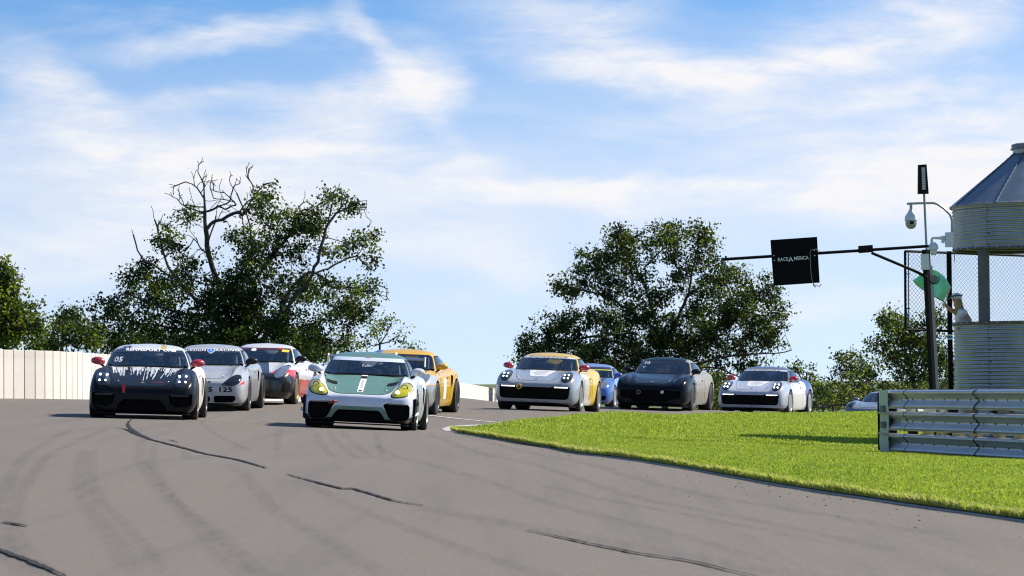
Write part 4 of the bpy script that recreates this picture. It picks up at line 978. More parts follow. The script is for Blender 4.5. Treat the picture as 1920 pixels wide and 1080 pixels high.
# 4 white, red and black coupe
p4 = paint((.70,.70,.69), zones=[((.60,.03,.03), [(0,-1,0,-1.2),(0,0,-1,.725),(0,0,1,-.4)], .0), ((.010,.010,.012), [(0,-1,0,-1.25),(0,-.28,-1,.09)], .0), ((.65,.12,.10), [(0,1,0,.9),(1,0,0,-.6),(0,0,-1,.52)], .12)])
c = make_car(dict(name='race_car', label='white racing coupe with black nose and red flashes, behind the light grey car', kind='old', group='racing cars coming through the bend', paint=p4, intakes=I_986[:1], roof=paint((.66,.66,.66)),
    hood=[(.34,-2.0),(.47,-1.9),(.54,-1.5),(.60,-1.1),(.64,-.86)], hood_paint=paint((.70,.70,.69), zones=[((.03,.032,.035), [(-1,-.18,0,.05),(1,-.18,0,.05)], 0)]),
    mirror=paint((.012,.012,.014)), strip=(simple('dark red sun strip', (.06,.012,.02), .3), .68), splitter=False, headlight=dict(poly=HL['boxster'], c=(.645,.675), mat=M['clear_lens'], bezel=M['black']), rim=M['rim_gold']))
cars['redwhite'] = place(c, 465, 90.5, 9.6)
obj('sticker', patch(c['wf'], ell(-.20, 1.135, .055, .03), c['wf'].front, .010, rings=2), M['white'], c['root'])
obj('sticker', patch(c['wf'], roundpoly([(.40,1.10),(.54,1.09),(.54,1.14),(.40,1.15)], .01), c['wf'].front, .010, rings=2), M['yellowv'], c['root'])
obj('sponsor_lettering', text_mesh('HB', .06, onws(c, .36, 1.165), .010, 1, .002), M['red'], c['root'])
obj('race_number', text_mesh('2', .12, onbody(c, .22, .43), .006, 1, .002), M['white'], c['root'])
# 5 yellow roadster
yel = (.72,.42,.018)
p5 = paint(yel, zones=[((.24,.245,.25), [(0,-1,0,-1.28),(0,0,-1,.60)], 0), ((.42,.42,.42), [(0,-1,0,-1.15),(1,0,0,-.62),(0,0,1,-.62),(0,0,-1,.79)], 0)])
c = make_car(dict(name='race_car', label='yellow racing coupe with black bonnet and grey front bumper, behind the green and white car', kind='old', group='racing cars coming through the bend', paint=p5, roof=paint(yel), hood_paint=paint((.035,.037,.042), rough=.5, coat=.2), intakes=I_986,
    hood=[(.34,-2.0),(.47,-1.9),(.54,-1.5),(.60,-1.1),(.64,-.86)], mirror=paint(yel), splitter=False, headlight=dict(poly=HL['boxster'], c=(.645,.675), mat=M['clear_lens']), side_intake=(.58,.88,.50,.80), rim=M['rim_dark']))
cars['yellow'] = place(c, 724, 94.5, 9.6)
p, n = c['dr'].side(-.10, .52, 1)
q = obj('door_label', patch(c['dr'], [(-.30,.30),(.02,.30),(.02,.72),(-.30,.72)], lambda a, b: c['dr'].side(a, b, 1), .005, rings=4), M['white'], c['root'])
# 6 hidden white and blue car: only its roof shows
c = make_car(dict(name='race_car', label='white and blue car almost hidden behind the yellow car, only its roof line showing', kind='old', group='racing cars coming through the bend', paint=paint((.60,.65,.75)), roof=paint((.62,.67,.78), zones=[((.03,.10,.35), [(0,0,-1,1.255),(0,-1,0,.2)], 0)]), intakes=I_986[:1],
    hood=[(.34,-2.0),(.47,-1.9),(.54,-1.5),(.60,-1.1),(.64,-.86)], mirror=paint((.6,.62,.68)), splitter=False, headlight=dict(poly=HL['boxster'], c=(.645,.675), mat=M['clear_lens']), strip=(simple('navy sun strip', (.02,.03,.08), .3), .6)))
cars['hidden'] = place(c, 716, 88.5, 8)
# 7 silver 911 with yellow rear
sil = (.29,.32,.37)
def splash(col, d=-.55, w=1.6): return [((.74,.73,.70), [(0,1,0,.95),(.0,0,1,-.05)], .12), (col, [(0,1,.8,d)], w)]
p7 = paint(sil, rough=.25, zones=splash((.72,.48,.02)))
decal = simple('pale bonnet decal', (.60,.61,.62), .4)
grey_print = simple('grey print small', (.24,.25,.27), .5)
def nine_details(c, lens):
    dr = c['dr']; rt = c['root']
    for sg in (-1, 1): MB().box((sg*.585, -2.135, .505), (.30, .02, .022)).build('running_light', M['drl'], rt)
    q = obj('bonnet_decal', patch(dr, roundpoly([(-.17,-1.72),(-.20,-1.6),(-.29,-1.0),(.29,-1.0),(.20,-1.6),(.17,-1.72)], .03), dr.top, .0085, rings=6), decal, c['bonnet'])
    for k, (w, y) in enumerate(((.30,-1.12),(.20,-1.22),(.34,-1.33),(.26,-1.45),(.18,-1.57))):
        obj('print_line', patch(dr, [(-w/2, y-.014), (w/2, y-.014), (w/2, y+.014), (-w/2, y+.014)], dr.top, .0105, rings=1), grey_print, q)
    obj('sponsor_lettering', text_mesh('PORSCHE', .085, onws(c, 0.0, 1.182), .010, 1.15, .004, width=.84), grey_print, rt)
    for sg in (-1, 1):  # raised ribs along the bonnet
        mb = MB(); pts = [dr.top(sg*(.27+.10*t), -1.95+1.0*t) for t in np.linspace(0, 1, 9)]; mb.tube([p+n*.001 for p, n in pts], .009, 6); mb.build('bonnet_rib', c['spec']['paint'], c['bonnet'])
c = make_car(dict(name='race_car', label='silver grey race car with yellow roof, yellow splashed flank and red mirrors', kind='nine', group='racing cars coming through the bend', paint=p7, roof=paint((.70,.46,.03), zones=[((.45,.47,.5), [(-1,0,-.9,.55)], 0)]), intakes=I_992, hood=HOOD_911, mirror=mirror_red,
    driver_pillar=paint((.72,.5,.02)), strip=(simple('silver sun strip', (.50,.53,.60), .3), .72), headlight=dict(poly=HL['round'], c=(.675,.735), mat=M['dark_lens'], bezel=M['black'], lamps=quad_lamps(.672,.735,.034,.020,M['lamp_white'])), rim=M['rim_silver'], split_out=.0, mirror_z=.965))
cars['silver'] = place(c, 1000, 86, 9.3); nine_details(c, 0)
p, n = c['dr'].front(-.33, .50); MB().tube([(.05*math.cos(a), -.02, .05*math.sin(a)) for a in np.linspace(0, 6.283, 16)], .011, 6, caps=False).build('tow_ring', M['yellowv'], c['root']).location = p
# 8 blue coupe
c = make_car(dict(name='race_car', label='blue racing coupe with a yellow band across its windscreen', kind='old', group='racing cars coming through the bend', paint=paint((.045,.13,.42), rough=.2, zones=[((.30,.42,.68), [(0,1,0,1.0),(0,0,1,-.5)], .0)]), roof=paint((.18,.26,.52)), intakes=I_986, hood=HOOD_911, mirror=paint((.03,.08,.35)),
    strip=(simple('black sun strip', (.03,.02,.035), .3), .62), headlight=dict(poly=HL['boxster'], c=(.645,.675), mat=M['clear_lens']), rim=M['rim_silver'], splitter=False))
cars['blue'] = place(c, 1085, 67, 9.5)
obj('windscreen_band', surf_patch(c['S'], R(-50), R(57), .565, .615, .010, r=.02), [simple('lime vinyl', (.55,.62,.03), .4)]*2, c['ws'])
p, n = c['dr'].front(.48, .42); MB().ball((0, 0, 0), (.07, .03, .08)).build('tow_strap', M['red'], c['root']).location = p
# 9 black 911
c = make_car(dict(name='race_car', label='black race car with number 515 on its windscreen and blacked out round headlights', kind='nine', group='racing cars coming through the bend', paint=paint((.006,.009,.014), rough=.2, zones=[((.30,.28,.24), [(0,1,0,.85),(1,0,0,-.5)], .0)]), intakes=I_996, hood=HOOD_911, mirror=paint((.012,.014,.018)), hood_paint=paint((.014,.018,.024), rough=.2, coat=.5),  # bonnet base lighter than the body: glossy reflection put into the colour
    headlight=dict(poly=ell(.655,.73,.115,.135,-35,22), c=(.655,.73), mat=M['gloss']), rim=M['rim_dark'], spokes=5, mirror_z=.955))
cars['black911'] = place(c, 1218, 77, 10.5)
obj('race_number', text_mesh('515', .10, onws(c, -.42, 1.135), .010, 1, .002), M['white'], c['root'])
obj('race_number', text_mesh('4 7', .06, onws(c, -.46, 1.03), .010, 1, .001), M['white'], c['root'])
p, n = c['dr'].front(-.28, .42); MB().tube([(.045*math.cos(a), -.02, .045*math.sin(a)) for a in np.linspace(0, 6.283, 16)], .006, 6, caps=False).build('tow_ring', M['rim_silver'], c['root']).location = p
MB().box((.30, -2.17, .45), (.07, .01, .10), Matrix.Rotation(.3, 3, 'Y')).build('sticker', M['white'], c['root'])
# 10 white/silver 911 with blue rear
c = make_car(dict(name='race_car', label='silver white race car with dark roof, blue splashed rear flank and red mirrors', kind='nine', group='racing cars coming through the bend', paint=paint((.40,.43,.49), rough=.25, zones=splash((.05,.08,.30), -1.2, 1.8)), roof=paint((.10,.12,.17)), intakes=I_992, hood=HOOD_911, mirror=mirror_red,
    strip=(simple('silver sun strip light', (.50,.53,.60), .3), .72), headlight=dict(poly=HL['round'], c=(.675,.735), mat=M['dark_lens'], bezel=M['black'], lamps=quad_lamps(.672,.735,.040,.024,M['lamp_white'])), rim=M['rim_silver'], split_out=.0, mirror_z=.965))
cars['white'] = place(c, 1405, 71, 12.2); nine_details(c, 0)
MB().box((.18, -2.165, .56), (.02, .012, .12)).build('tape_mark', M['blue'], c['root'])
# 11 distant car behind the grass crest
c = make_car(dict(name='race_car', label='grey coupe far back in the dip, only its windscreen and roof visible over the grass', kind='nine', group='racing cars coming through the bend', paint=paint((.16,.18,.21), zones=[((.5,.5,.5), [(0,1,0,.9),(0,0,-1,.86)], 0)]), intakes=I_996, hood=HOOD_911, mirror=paint((.12,.13,.15)),
    roof=paint((.17,.20,.25)), headlight=dict(poly=HL['round'], c=(.675,.735), mat=M['dark_lens']), rim=M['rim_dark'], ws=60))
cars['far'] = place(c, 1632, 62, 13, .02)
# ------------------------------------------------------------------ flag tower made of a corrugated grain bin
def galv(name, base, rough, wear=.25):
    m, t, b = newmat(name); L = t.links.new
    c = mixc(t, sstep(t, nz(t, 3, 6, .65), .3, .75), base, tuple(x*(1-wear) for x in base)); L(c, b.inputs['Base Color']); b.inputs['Metallic'].default_value = .75
    L(mth(t, 'MULTIPLY_ADD', nz(t, 14, 5, .6), .18, rough-.08), b.inputs['Roughness']); return m
M['galv'] = galv('galvanised steel', (.40, .43, .48), .36); M['galv_roof'] = galv('weathered roof steel', (.20, .25, .30), .5)
M['rail'] = simple('guardrail steel', (.47, .48, .51), .34, .5, var=.18, sc=3)
M['flash'] = simple('brown rim flashing', (.11, .09, .075), .6, .3)
M['camwhite'] = simple('camera housing', (.62, .65, .70), .35)
M['wood'] = simple('weathered timber', (.115, .12, .13), .85, var=.35, sc=5, bmp=.4)
M['darksteel'] = simple('black painted steel', (.005, .005, .006), .6)
M['skin'] = simple('skin', (.52, .30, .21), .55, var=.06); M['shirt'] = simple('white polo shirt', (.72, .73, .76), .8, var=.05); M['hair'] = simple('blond hair', (.36, .25, .10), .6, var=.3, sc=40)
DT = 54.0
c0 = P(1941, 700, DT); TX, TY = c0.x, c0.y; RAD = 150/ (FPX/DT)
def zt(py, px=1790): return P(px, py, DT).z
def at_t(r_, a, z): return Vector((TX+r_*math.cos(a), TY+r_*math.sin(a), z))
def build_tower():
    gz = G(TX, TY); root = empty('flag_tower', (TX, TY, gz)); tag(root, 'round flag marshal tower built from a corrugated steel grain bin behind the guardrail', 'tower')
    def T(mb, name, mat, parent=root, **k):
        mb.v = [tuple(Vector(q)-Vector((TX, TY, gz))) for q in mb.v]; return mb.build(name, mat, parent, **k)
    def ring(z0, z1, name, roof):
        prof = []; n = int((z1-z0)/.0676*8)
        for i in range(n+1):
            z = z0+(z1-z0)*i/n; ph = 2*math.pi*(z-z0)/.0676; prof.append((RAD+.011*math.cos(ph), z))
        inn = [(RAD-.02+.008*math.cos(2*math.pi*(z-z0)/.0676), z) for r_, z in prof[::-1]]
        return T(MB().lathe(prof+inn, 72, Matrix.Translation((TX, TY, 0)), closed=True), name, M['galv'], sharp=80)
    zu0, zu1, zl1 = zt(467), zt(389), zt(610); zl0 = gz-.1
    up = ring(zu0, zu1, 'upper_drum', True); lo = ring(zl0, zl1, 'lower_drum', False)
    # vertical sheet seams and bolts
    for o_, z0, z1 in ((up, zu0, zu1), (lo, zl0, zl1)):
        for a in (R(-134), R(-70), R(0), R(90)):
            mb = MB(); k = int((z1-z0)/.0676*2)
            for i in range(0, k, 1):
                z = z0+(z1-z0)*(i+.5)/k; q = at_t(RAD+.011*math.cos(2*math.pi*(z-z0)/.0676)+.002, a, z); mb.box(q, (.005, .005, .03), Matrix.Rotation(a, 3, 'Z'))
            T(mb, 'sheet_seam', M['black'], o_, smooth=False)['kind'] = 'stuff'
            mb = MB()
            for i in range(0, k//2, 3): mb.ball(at_t(RAD+.012, a+.03, z0+.0676*(i+.5)), .011, 8, 6)
            T(mb, 'bolts', M['darksteel'], o_)['kind'] = 'stuff'
    # rim flashings
    T(MB().lathe([(RAD-.01, zl1-.005), (RAD+.022, zl1-.005), (RAD+.022, zl1+.05), (RAD-.01, zl1+.05)], 72, Matrix.Translation((TX, TY, 0)), closed=True), 'rim_flashing', M['flash'])
    T(MB().lathe([(RAD-.03, zu0-.035), (RAD+.006, zu0-.035), (RAD+.006, zu0+.01), (RAD-.03, zu0+.01)], 72, Matrix.Translation((TX, TY, 0)), closed=True), 'rim_flashing', M['flash'])
    T(MB().lathe([(RAD-.02, zu1-.01), (RAD+.045, zu1-.02), (RAD+.05, zu1+.015), (RAD+.02, zu1+.04), (RAD-.02, zu1+.04)], 72, Matrix.Translation((TX, TY, 0)), closed=True), 'eave_flashing', simple('eave flashing', (.26, .25, .24), .6, .4))
    # small bright rivets on the flashing
    mb = MB()
    for i in range(40):
        a = 2*math.pi*i/40; mb.ball(at_t(RAD+.024, a, zl1+.025), .009, 6, 4); mb.ball(at_t(RAD+.009, a, zu0-.012), .009, 6, 4)
    T(mb, 'rivets', M['white'])['kind'] = 'stuff'
    # conical roof of wedge sheets with standing ribs
    zc1 = zt(288, 1905); rc = .345; nseg = 9
    for i in range(nseg):
        a0 = 2*math.pi*(i-.135)/nseg; a1 = 2*math.pi*(i+1-.135)/nseg; v = []; f = []; kn = 5
        for t, rr, zz in ((0, RAD+.055, zu1+.012), (.5, (RAD+.055+rc)/2, (zu1+.012+zc1)/2-.0), (1, rc, zc1)):
            for j in range(kn):
                a = a0+.004+(a1-a0-.008)*j/(kn-1); v.append(at_t(rr, a, zz))
        f = [(r_*kn+j, r_*kn+j+1, (r_+1)*kn+j+1, (r_+1)*kn+j) for r_ in range(2) for j in range(kn-1)]
        n = len(v); v2 = v+[q-Vector((0, 0, .012)) for q in v]; f2 = f+[tuple(x+n for x in q[::-1]) for q in f]
        e = [0, 1, 2, 3, 4]; f2 += [(e[j+1], e[j], n+e[j], n+e[j+1]) for j in range(4)]
        T(MB().add(v2, f2), 'roof_sheet', M['galv_roof'])
        T(MB().tube([at_t(RAD+.05, a0, zu1+.026), at_t(rc, a0, zc1+.014)], .011, 6), 'roof_rib', M['galv_roof'])
        mb = MB()
        for j in range(12): t = (j+.5)/12; mb.ball(at_t(RAD+.05+(rc-RAD-.05)*t, a0, zu1+.026+(zc1+.014-zu1-.026)*t+.012), .010, 6, 4)
        T(mb, 'rib_bolts', M['darksteel'])['kind'] = 'stuff'
    T(MB().lathe([(rc-.01, zc1-.03), (rc, zc1+.02), (rc, zc1+.095), (rc-.02, zc1+.10)], 40, Matrix.Translation((TX, TY, 0))), 'vent_collar', M['galv'])
    T(MB().lathe([(0, zc1+.075), (rc+.04, zc1+.075), (rc+.045, zc1+.095), (rc+.025, zc1+.10), (rc+.025, zc1+.17), (rc-.03, zc1+.19), (0, zc1+.20)], 40, Matrix.Translation((TX, TY, 0))), 'vent_cap', simple('vent cap steel', (.16, .18, .22), .4, .5))
    # timber posts between the drums and the floor inside
    for a, s in ((R(-141), 1), (R(-62), 1), (R(10), 1), (R(62), 1)):
        q = at_t(RAD-.11, a, 0); z0, z1 = zl1-1.0, zu0+.30
        T(MB().box((q.x, q.y, (z0+z1)/2), (.15, .15, z1-z0), Matrix.Rotation(a+R(12), 3, 'Z')), 'timber_post', M['wood'], smooth=False)
    T(MB().lathe([(0, zl1-1.02), (RAD-.03, zl1-1.02), (RAD-.03, zl1-.97), (0, zl1-.97)], 48, Matrix.Translation((TX, TY, 0))), 'floor_deck', M['wood'], smooth=False)
    return zl1, zu0
ZL, ZU = build_tower()
# ------------------------------------------------------------------ catch fence
def build_fence():
    d0, d1 = 56.2, 58.0
    tl, tr = P(1697, 471, d0), P(1990, 482, d1); ul = P(1697, 471, d0); gz = G(tl.x, tl.y)
    org = Vector((tl.x, tl.y, gz)); root = empty('catch_fence', org); tag(root, 'black framed chain link catch fence standing behind the flag tower', 'fence')
    bl, bl2 = P(1698, 618, d0), P(1792, 621, d0+.58)
    br = bl+(bl2-bl)*((tr-tl).length/(bl2-bl).length)
    def T(mb, name, mat, parent=root, **k):
        mb.v = [tuple(Vector(q)-org) for q in mb.v]; return mb.build(name, mat, parent, **k)
    T(MB().tube([tl, tr], .024, 8), 'top_rail', M['darksteel']); T(MB().tube([bl, br], .024, 8), 'bottom_rail', M['darksteel']); T(MB().tube([tl, bl], .024, 8), 'end_rail', M['darksteel'])
    blu = simple('blue tension pipe', (.16, .24, .33), .4, .4)
    u = (tr-tl).normalized(); T(MB().tube([tl+u*.075-Vector((0, 0, .03)), bl+u*.075+Vector((0, 0, .06))], .012, 8), 'tension_pipe', blu)
    for t in (.29, .73): q = tl+(bl-tl)*t; T(MB().tube([q-u*.01, q+u*.11], .010, 6), 'pipe_clamp', M['darksteel'])
    for px, w in ((1778.5, .088), (2010, .09)):
        a = P(px, 471, d0+.5); b = Vector((a.x+.015, a.y, G(a.x, a.y)-.2)); c = (a+b)/2
        o = T(MB().box(c, (w, .07, (a-b).length)), 'fence_post', M['darksteel'], smooth=False)
        if px < 1900:
            z = P(px, 632, d0+.5).z
            T(MB().box((a.x, a.y-.01, z), (w+.008, .075, .10)), 'post_band', M['white'], o, smooth=False); T(MB().box((a.x, a.y-.013, z), (w+.012, .08, .035)), 'post_stripe', simple('band blue', (.05, .16, .32), .5), o, smooth=False)
    # diamond mesh, wires clipped to the frame
    wd = (tr-tl).length; ht = (tl-bl).length; v = (bl-tl).normalized(); mb = MB(); st = .085; k = -int(ht/st)-1
    nrm = u.cross(v)
    x = -ht
    while x < wd+ht:
        for sg in (1, -1):
            a0 = x if sg == 1 else x+ht; # line u = a0 + sg*s, v = s
            s0, s1 = 0, ht
            if sg == 1: s0 = max(0, -a0); s1 = min(ht, wd-a0)
            else: s0 = max(0, a0-wd); s1 = min(ht, a0)
            if s1-s0 > .03:
                p = tl+u*(a0+sg*s0)+v*s0; q = tl+u*(a0+sg*s1)+v*s1; mb.tube([p+nrm*.003*sg, q+nrm*.003*sg], .0036, 4, caps=False)
        x += st
    T(mb, 'wire_mesh', M['pure'])['kind'] = 'stuff'
build_fence()
# ------------------------------------------------------------------ signal gantry
def build_gantry():
    D = 50.6; top = P(1736, 468, D); bot = P(1750, 729, D); dr_ = (bot-top).normalized(); g = G(bot.x, bot.y); foot = bot+dr_*((bot.z-g+.05)/abs(dr_.z))
    org = Vector((foot.x, foot.y, g)); root = empty('signal_gantry', org); tag(root, 'leaning black steel signal gantry with a long arm reaching towards the track', 'gantry')
    def T(mb, name, mat, parent=root, **k):
        mb.v = [tuple(Vector(q)-org) for q in mb.v]; return mb.build(name, mat, parent, **k)
    T(MB().box((top+foot)/2, (.095, .095, (top-foot).length), (foot-top).to_track_quat('Z', 'Y').to_matrix()), 'post', M['darksteel'], smooth=False)
    T(MB().box((top+foot)/2+Vector((.062, .0, 0)), (.028, .07, (top-foot).length*.84), (foot-top).to_track_quat('Z', 'Y').to_matrix()), 'post_edge', simple('grey post edge', (.09, .11, .14), .45, .3), smooth=False)
    a, b = P(1353, 486.5, D-.2), P(1741, 461.5, D); T(MB().tube([a, b], .026, 10), 'arm', M['darksteel'])
    T(MB().tube([a-Vector((.01, 0, 0)), a+Vector((.03, 0, 0))], .029, 10), 'arm_cap', M['rim_dark'])
    T(MB().tube([P(1634, 474, D), P(1715, 508, D), P(1738, 520, D), P(1745, 534, D)], .025, 10), 'brace', M['darksteel'])
    T(MB().box(P(1623, 467, D-.05), (.235, .13, .12), Matrix.Rotation(R(4), 3, 'Y').inverted()), 'splice_box', M['black'], smooth=False)
    T(MB().box(P(1734.5, 491, D-.08), (.13, .10, .265), Matrix.Rotation(R(-2), 3, 'Y')), 'junction_box', M['camwhite'], smooth=False)
    # hook with cable and disc
    c = P(1751, 523, D-.09)
    T(MB().lathe([(0, -.02), (.07, -.02), (.075, 0), (.07, .02), (0, .02)], 28, Matrix.Translation(c) @ Matrix.Rotation(math.pi/2, 4, 'X')), 'disc_bracket', simple('dark grey disc', (.12, .15, .14), .5))
    T(MB().tube([c+Vector((-.16*1, -.03, .08)), c+Vector((-.09, -.03, -.0))]+[c+Vector((.085*math.cos(t), -.03, .085*math.sin(t))) for t in np.linspace(3.6, 6.9, 14)], .009, 6), 'cable_hook', M['darksteel'])
    # board hung on the arm
    cs = [P(1445, 450, D-.35), P(1532, 444, D-.35), P(1537, 530, D-.35), P(1451, 536, D-.35)]
    C_ = sum(cs, Vector())/4; ux = ((cs[1]-cs[0])+(cs[2]-cs[3])).normalized(); vz = ((cs[0]-cs[3])+(cs[1]-cs[2])).normalized(); nn = ux.cross(vz).normalized()
    br = empty('sign_board', C_); tag(br, 'square black board lettered RACE AMERICA hanging on the gantry arm', 'sign')
    def TB_(mb, name, mat, parent=br, **k):
        mb.v = [tuple(Vector(q)-C_) for q in mb.v]; return mb.build(name, mat, parent, **k)
    back = -nn if nn.y < 0 else nn
    v = cs+[q+back*.06 for q in cs]; TB_(MB().add(v, [(0, 1, 2, 3), (7, 6, 5, 4), (0, 4, 5, 1), (1, 5, 6, 2), (2, 6, 7, 3), (3, 7, 4, 0)]), 'panel', simple('black board', (.003, .004, .006), .7), smooth=False)
    fr = -back
    for (txt, x, w, h, dz) in (('RACE', -.165, .175, .085, 0), ('A', -.035, .082, .115, -.01), ('MERICA', .145, .245, .085, .0)):
        def fn(u, v_, x=x, dz=dz): return C_+ux*(x-.04+u)+vz*(v_+.045+dz+.02*0), fr
        me = text_mesh(txt, h, fn, .006, 1.0, .0008, width=w)
        for q in me.vertices: q.co = q.co-C_
        obj('lettering', me, M['white'], br, smooth=False)
    for x, y in ((-.355, .12), (-.35, .04), (.33, .16), (.33, .075)): TB_(MB().ball(C_+ux*x+vz*y+fr*.008, .011, 8, 6), 'bolt', M['white'])
    TB_(MB().tube([C_+ux*x+vz*y+fr*.015 for x, y in ((.44, .13), (.36, .18), (.27, .175), (.255, .12), (.25, -.05), (.25, -.25), (.26, -.34), (.29, -.42), (.32, -.46), (.30, -.41))], .0055, 5), 'cable', simple('grey cable', (.30, .31, .32), .5))
    TB_(MB().tube([C_+ux*x+vz*y+fr*.01 for x, y in ((.27, -.40), (.30, -.46), (.34, -.42), (.37, -.46), (.41, -.41))], .007, 5), 'cable', M['black'])
    TB_(MB().box(C_+ux*.0+vz*.085+back*.085, (.5, .05, .09)), 'hanger_bracket', M['darksteel'])
    # lamp head on a thin mast
    m0, m1 = P(1737.5, 470, D), P(1732.5, 361, D); b0 = P(1736.3, 468, D)
    lr = empty('floodlight', b0); tag(lr, 'slim black floodlight head on a thin grey mast above the gantry post', 'floodlight')
    def TL(mb, name, mat, parent=lr, **k):
        mb.v = [tuple(Vector(q)-b0) for q in mb.v]; return mb.build(name, mat, parent, **k)
    TL(MB().tube([m0, m1], .020, 10), 'mast', simple('grey mast', (.22, .26, .30), .4, .5))
    q = [P(1722, 309, D-.03), P(1737.5, 308, D-.03), P(1741.5, 363, D-.03), P(1721.5, 363.5, D-.03)]; v = q+[x+Vector((0, .09, 0)) for x in q]
    TL(MB().add(v, [(0, 1, 2, 3), (7, 6, 5, 4), (0, 4, 5, 1), (1, 5, 6, 2), (2, 6, 7, 3), (3, 7, 4, 0)]), 'lamp_head', M['black'], smooth=False)
    for i in range(9):
        y0 = 314+i*4.7; TL(MB().box(P(1731.2+i*.12, y0+2, D-.045), (.058, .02, .036)), 'lens_segment', simple('frosted lens', (.45, .47, .52), .3), smooth=False)
build_gantry()
def build_cameras():
    D = 53.0; b0 = P(1786, 448, D)
    r_ = empty('security_camera', b0); tag(r_, 'white dome camera hanging from a tall curved pipe arm on the tower wall', 'camera')
    def mk(r_, b0):
        def T(mb, name, mat, parent=r_, **k):
            mb.v = [tuple(Vector(q)-b0) for q in mb.v]; return mb.build(name, mat, parent, **k)
        return T
    T = mk(r_, b0); gp = simple('grey pipe', (.30, .34, .38), .4, .4)
    T(MB().tube([P(1700.5, 382, D), P(1722, 381, D), P(1750, 380.5, D), P(1758, 383, D), P(1770, 391, D), P(1781, 402, D), P(1785, 413, D), P(1785, 440, D)], .022, 10), 'pipe_arm', gp)
    T(MB().tube([P(1708, 383, D), P(1708, 393, D)], .026, 10), 'drop_pipe', gp)
    def dome(T, cx, cy, s, mat=M['camwhite']):
        c = P(cx, cy, D); Mx = Matrix.Translation(c)
        T(MB().lathe([(0, .155*s), (.035*s, .155*s), (.05*s, .11*s), (.10*s, .04*s), (.113*s, -.02*s), (.112*s, -.045*s), (0, -.045*s)], 28, Mx), 'housing', mat)
        T(MB().lathe([(.088*s, -.045*s), (.10*s, -.05*s), (.102*s, -.10*s), (.085*s, -.15*s), (.05*s, -.185*s), (0, -.195*s)], 28, Mx), 'dome_cover', simple('grey dome', (.28, .30, .33), .25, coat=.5))
        T(MB().box(c+Vector((0, -.10*s, -.085*s)), (.06*s, .02*s, .05*s)), 'lens', M['black'])
    dome(T, 1708, 409, 1.0)
    b1 = P(1780, 449, D); r2 = empty('security_camera', b1); tag(r2, 'white dome camera on a short bracket fixed to the tower wall box', 'camera')
    T2 = mk(r2, b1)
    T2(MB().box(P(1779.5, 449.5, D), (.13, .14, .26)), 'wall_box', M['camwhite'], smooth=False)
    T2(MB().tube([P(1772, 447, D), P(1762, 446, D), P(1749, 446, D), P(1747, 449, D), P(1747, 455, D)], [.045, .03, .024, .024, .024], 10), 'bracket', M['camwhite'])
    T2(MB().box(P(1768, 449, D), (.05, .06, .13)), 'bracket_plate', M['camwhite'], smooth=False)
    c = P(1750, 464, D); Mx = Matrix.Translation(c)
    T2(MB().lathe([(0, .09), (.04, .09), (.075, .05), (.09, .0), (.088, -.035), (0, -.035)], 28, Mx), 'housing', M['camwhite'])
    T2(MB().ball(c-Vector((0, 0, .075)), (.072, .072, .065), 20, 12), 'dome_cover', M['camwhite'])
    T2(MB().tube([P(1786, 463, D), P(1789, 468, D), P(1789.5, 480, D), P(1790, 492, D)], .007, 6), 'cable', simple('blue cable', (.05, .12, .22), .5))
build_cameras()
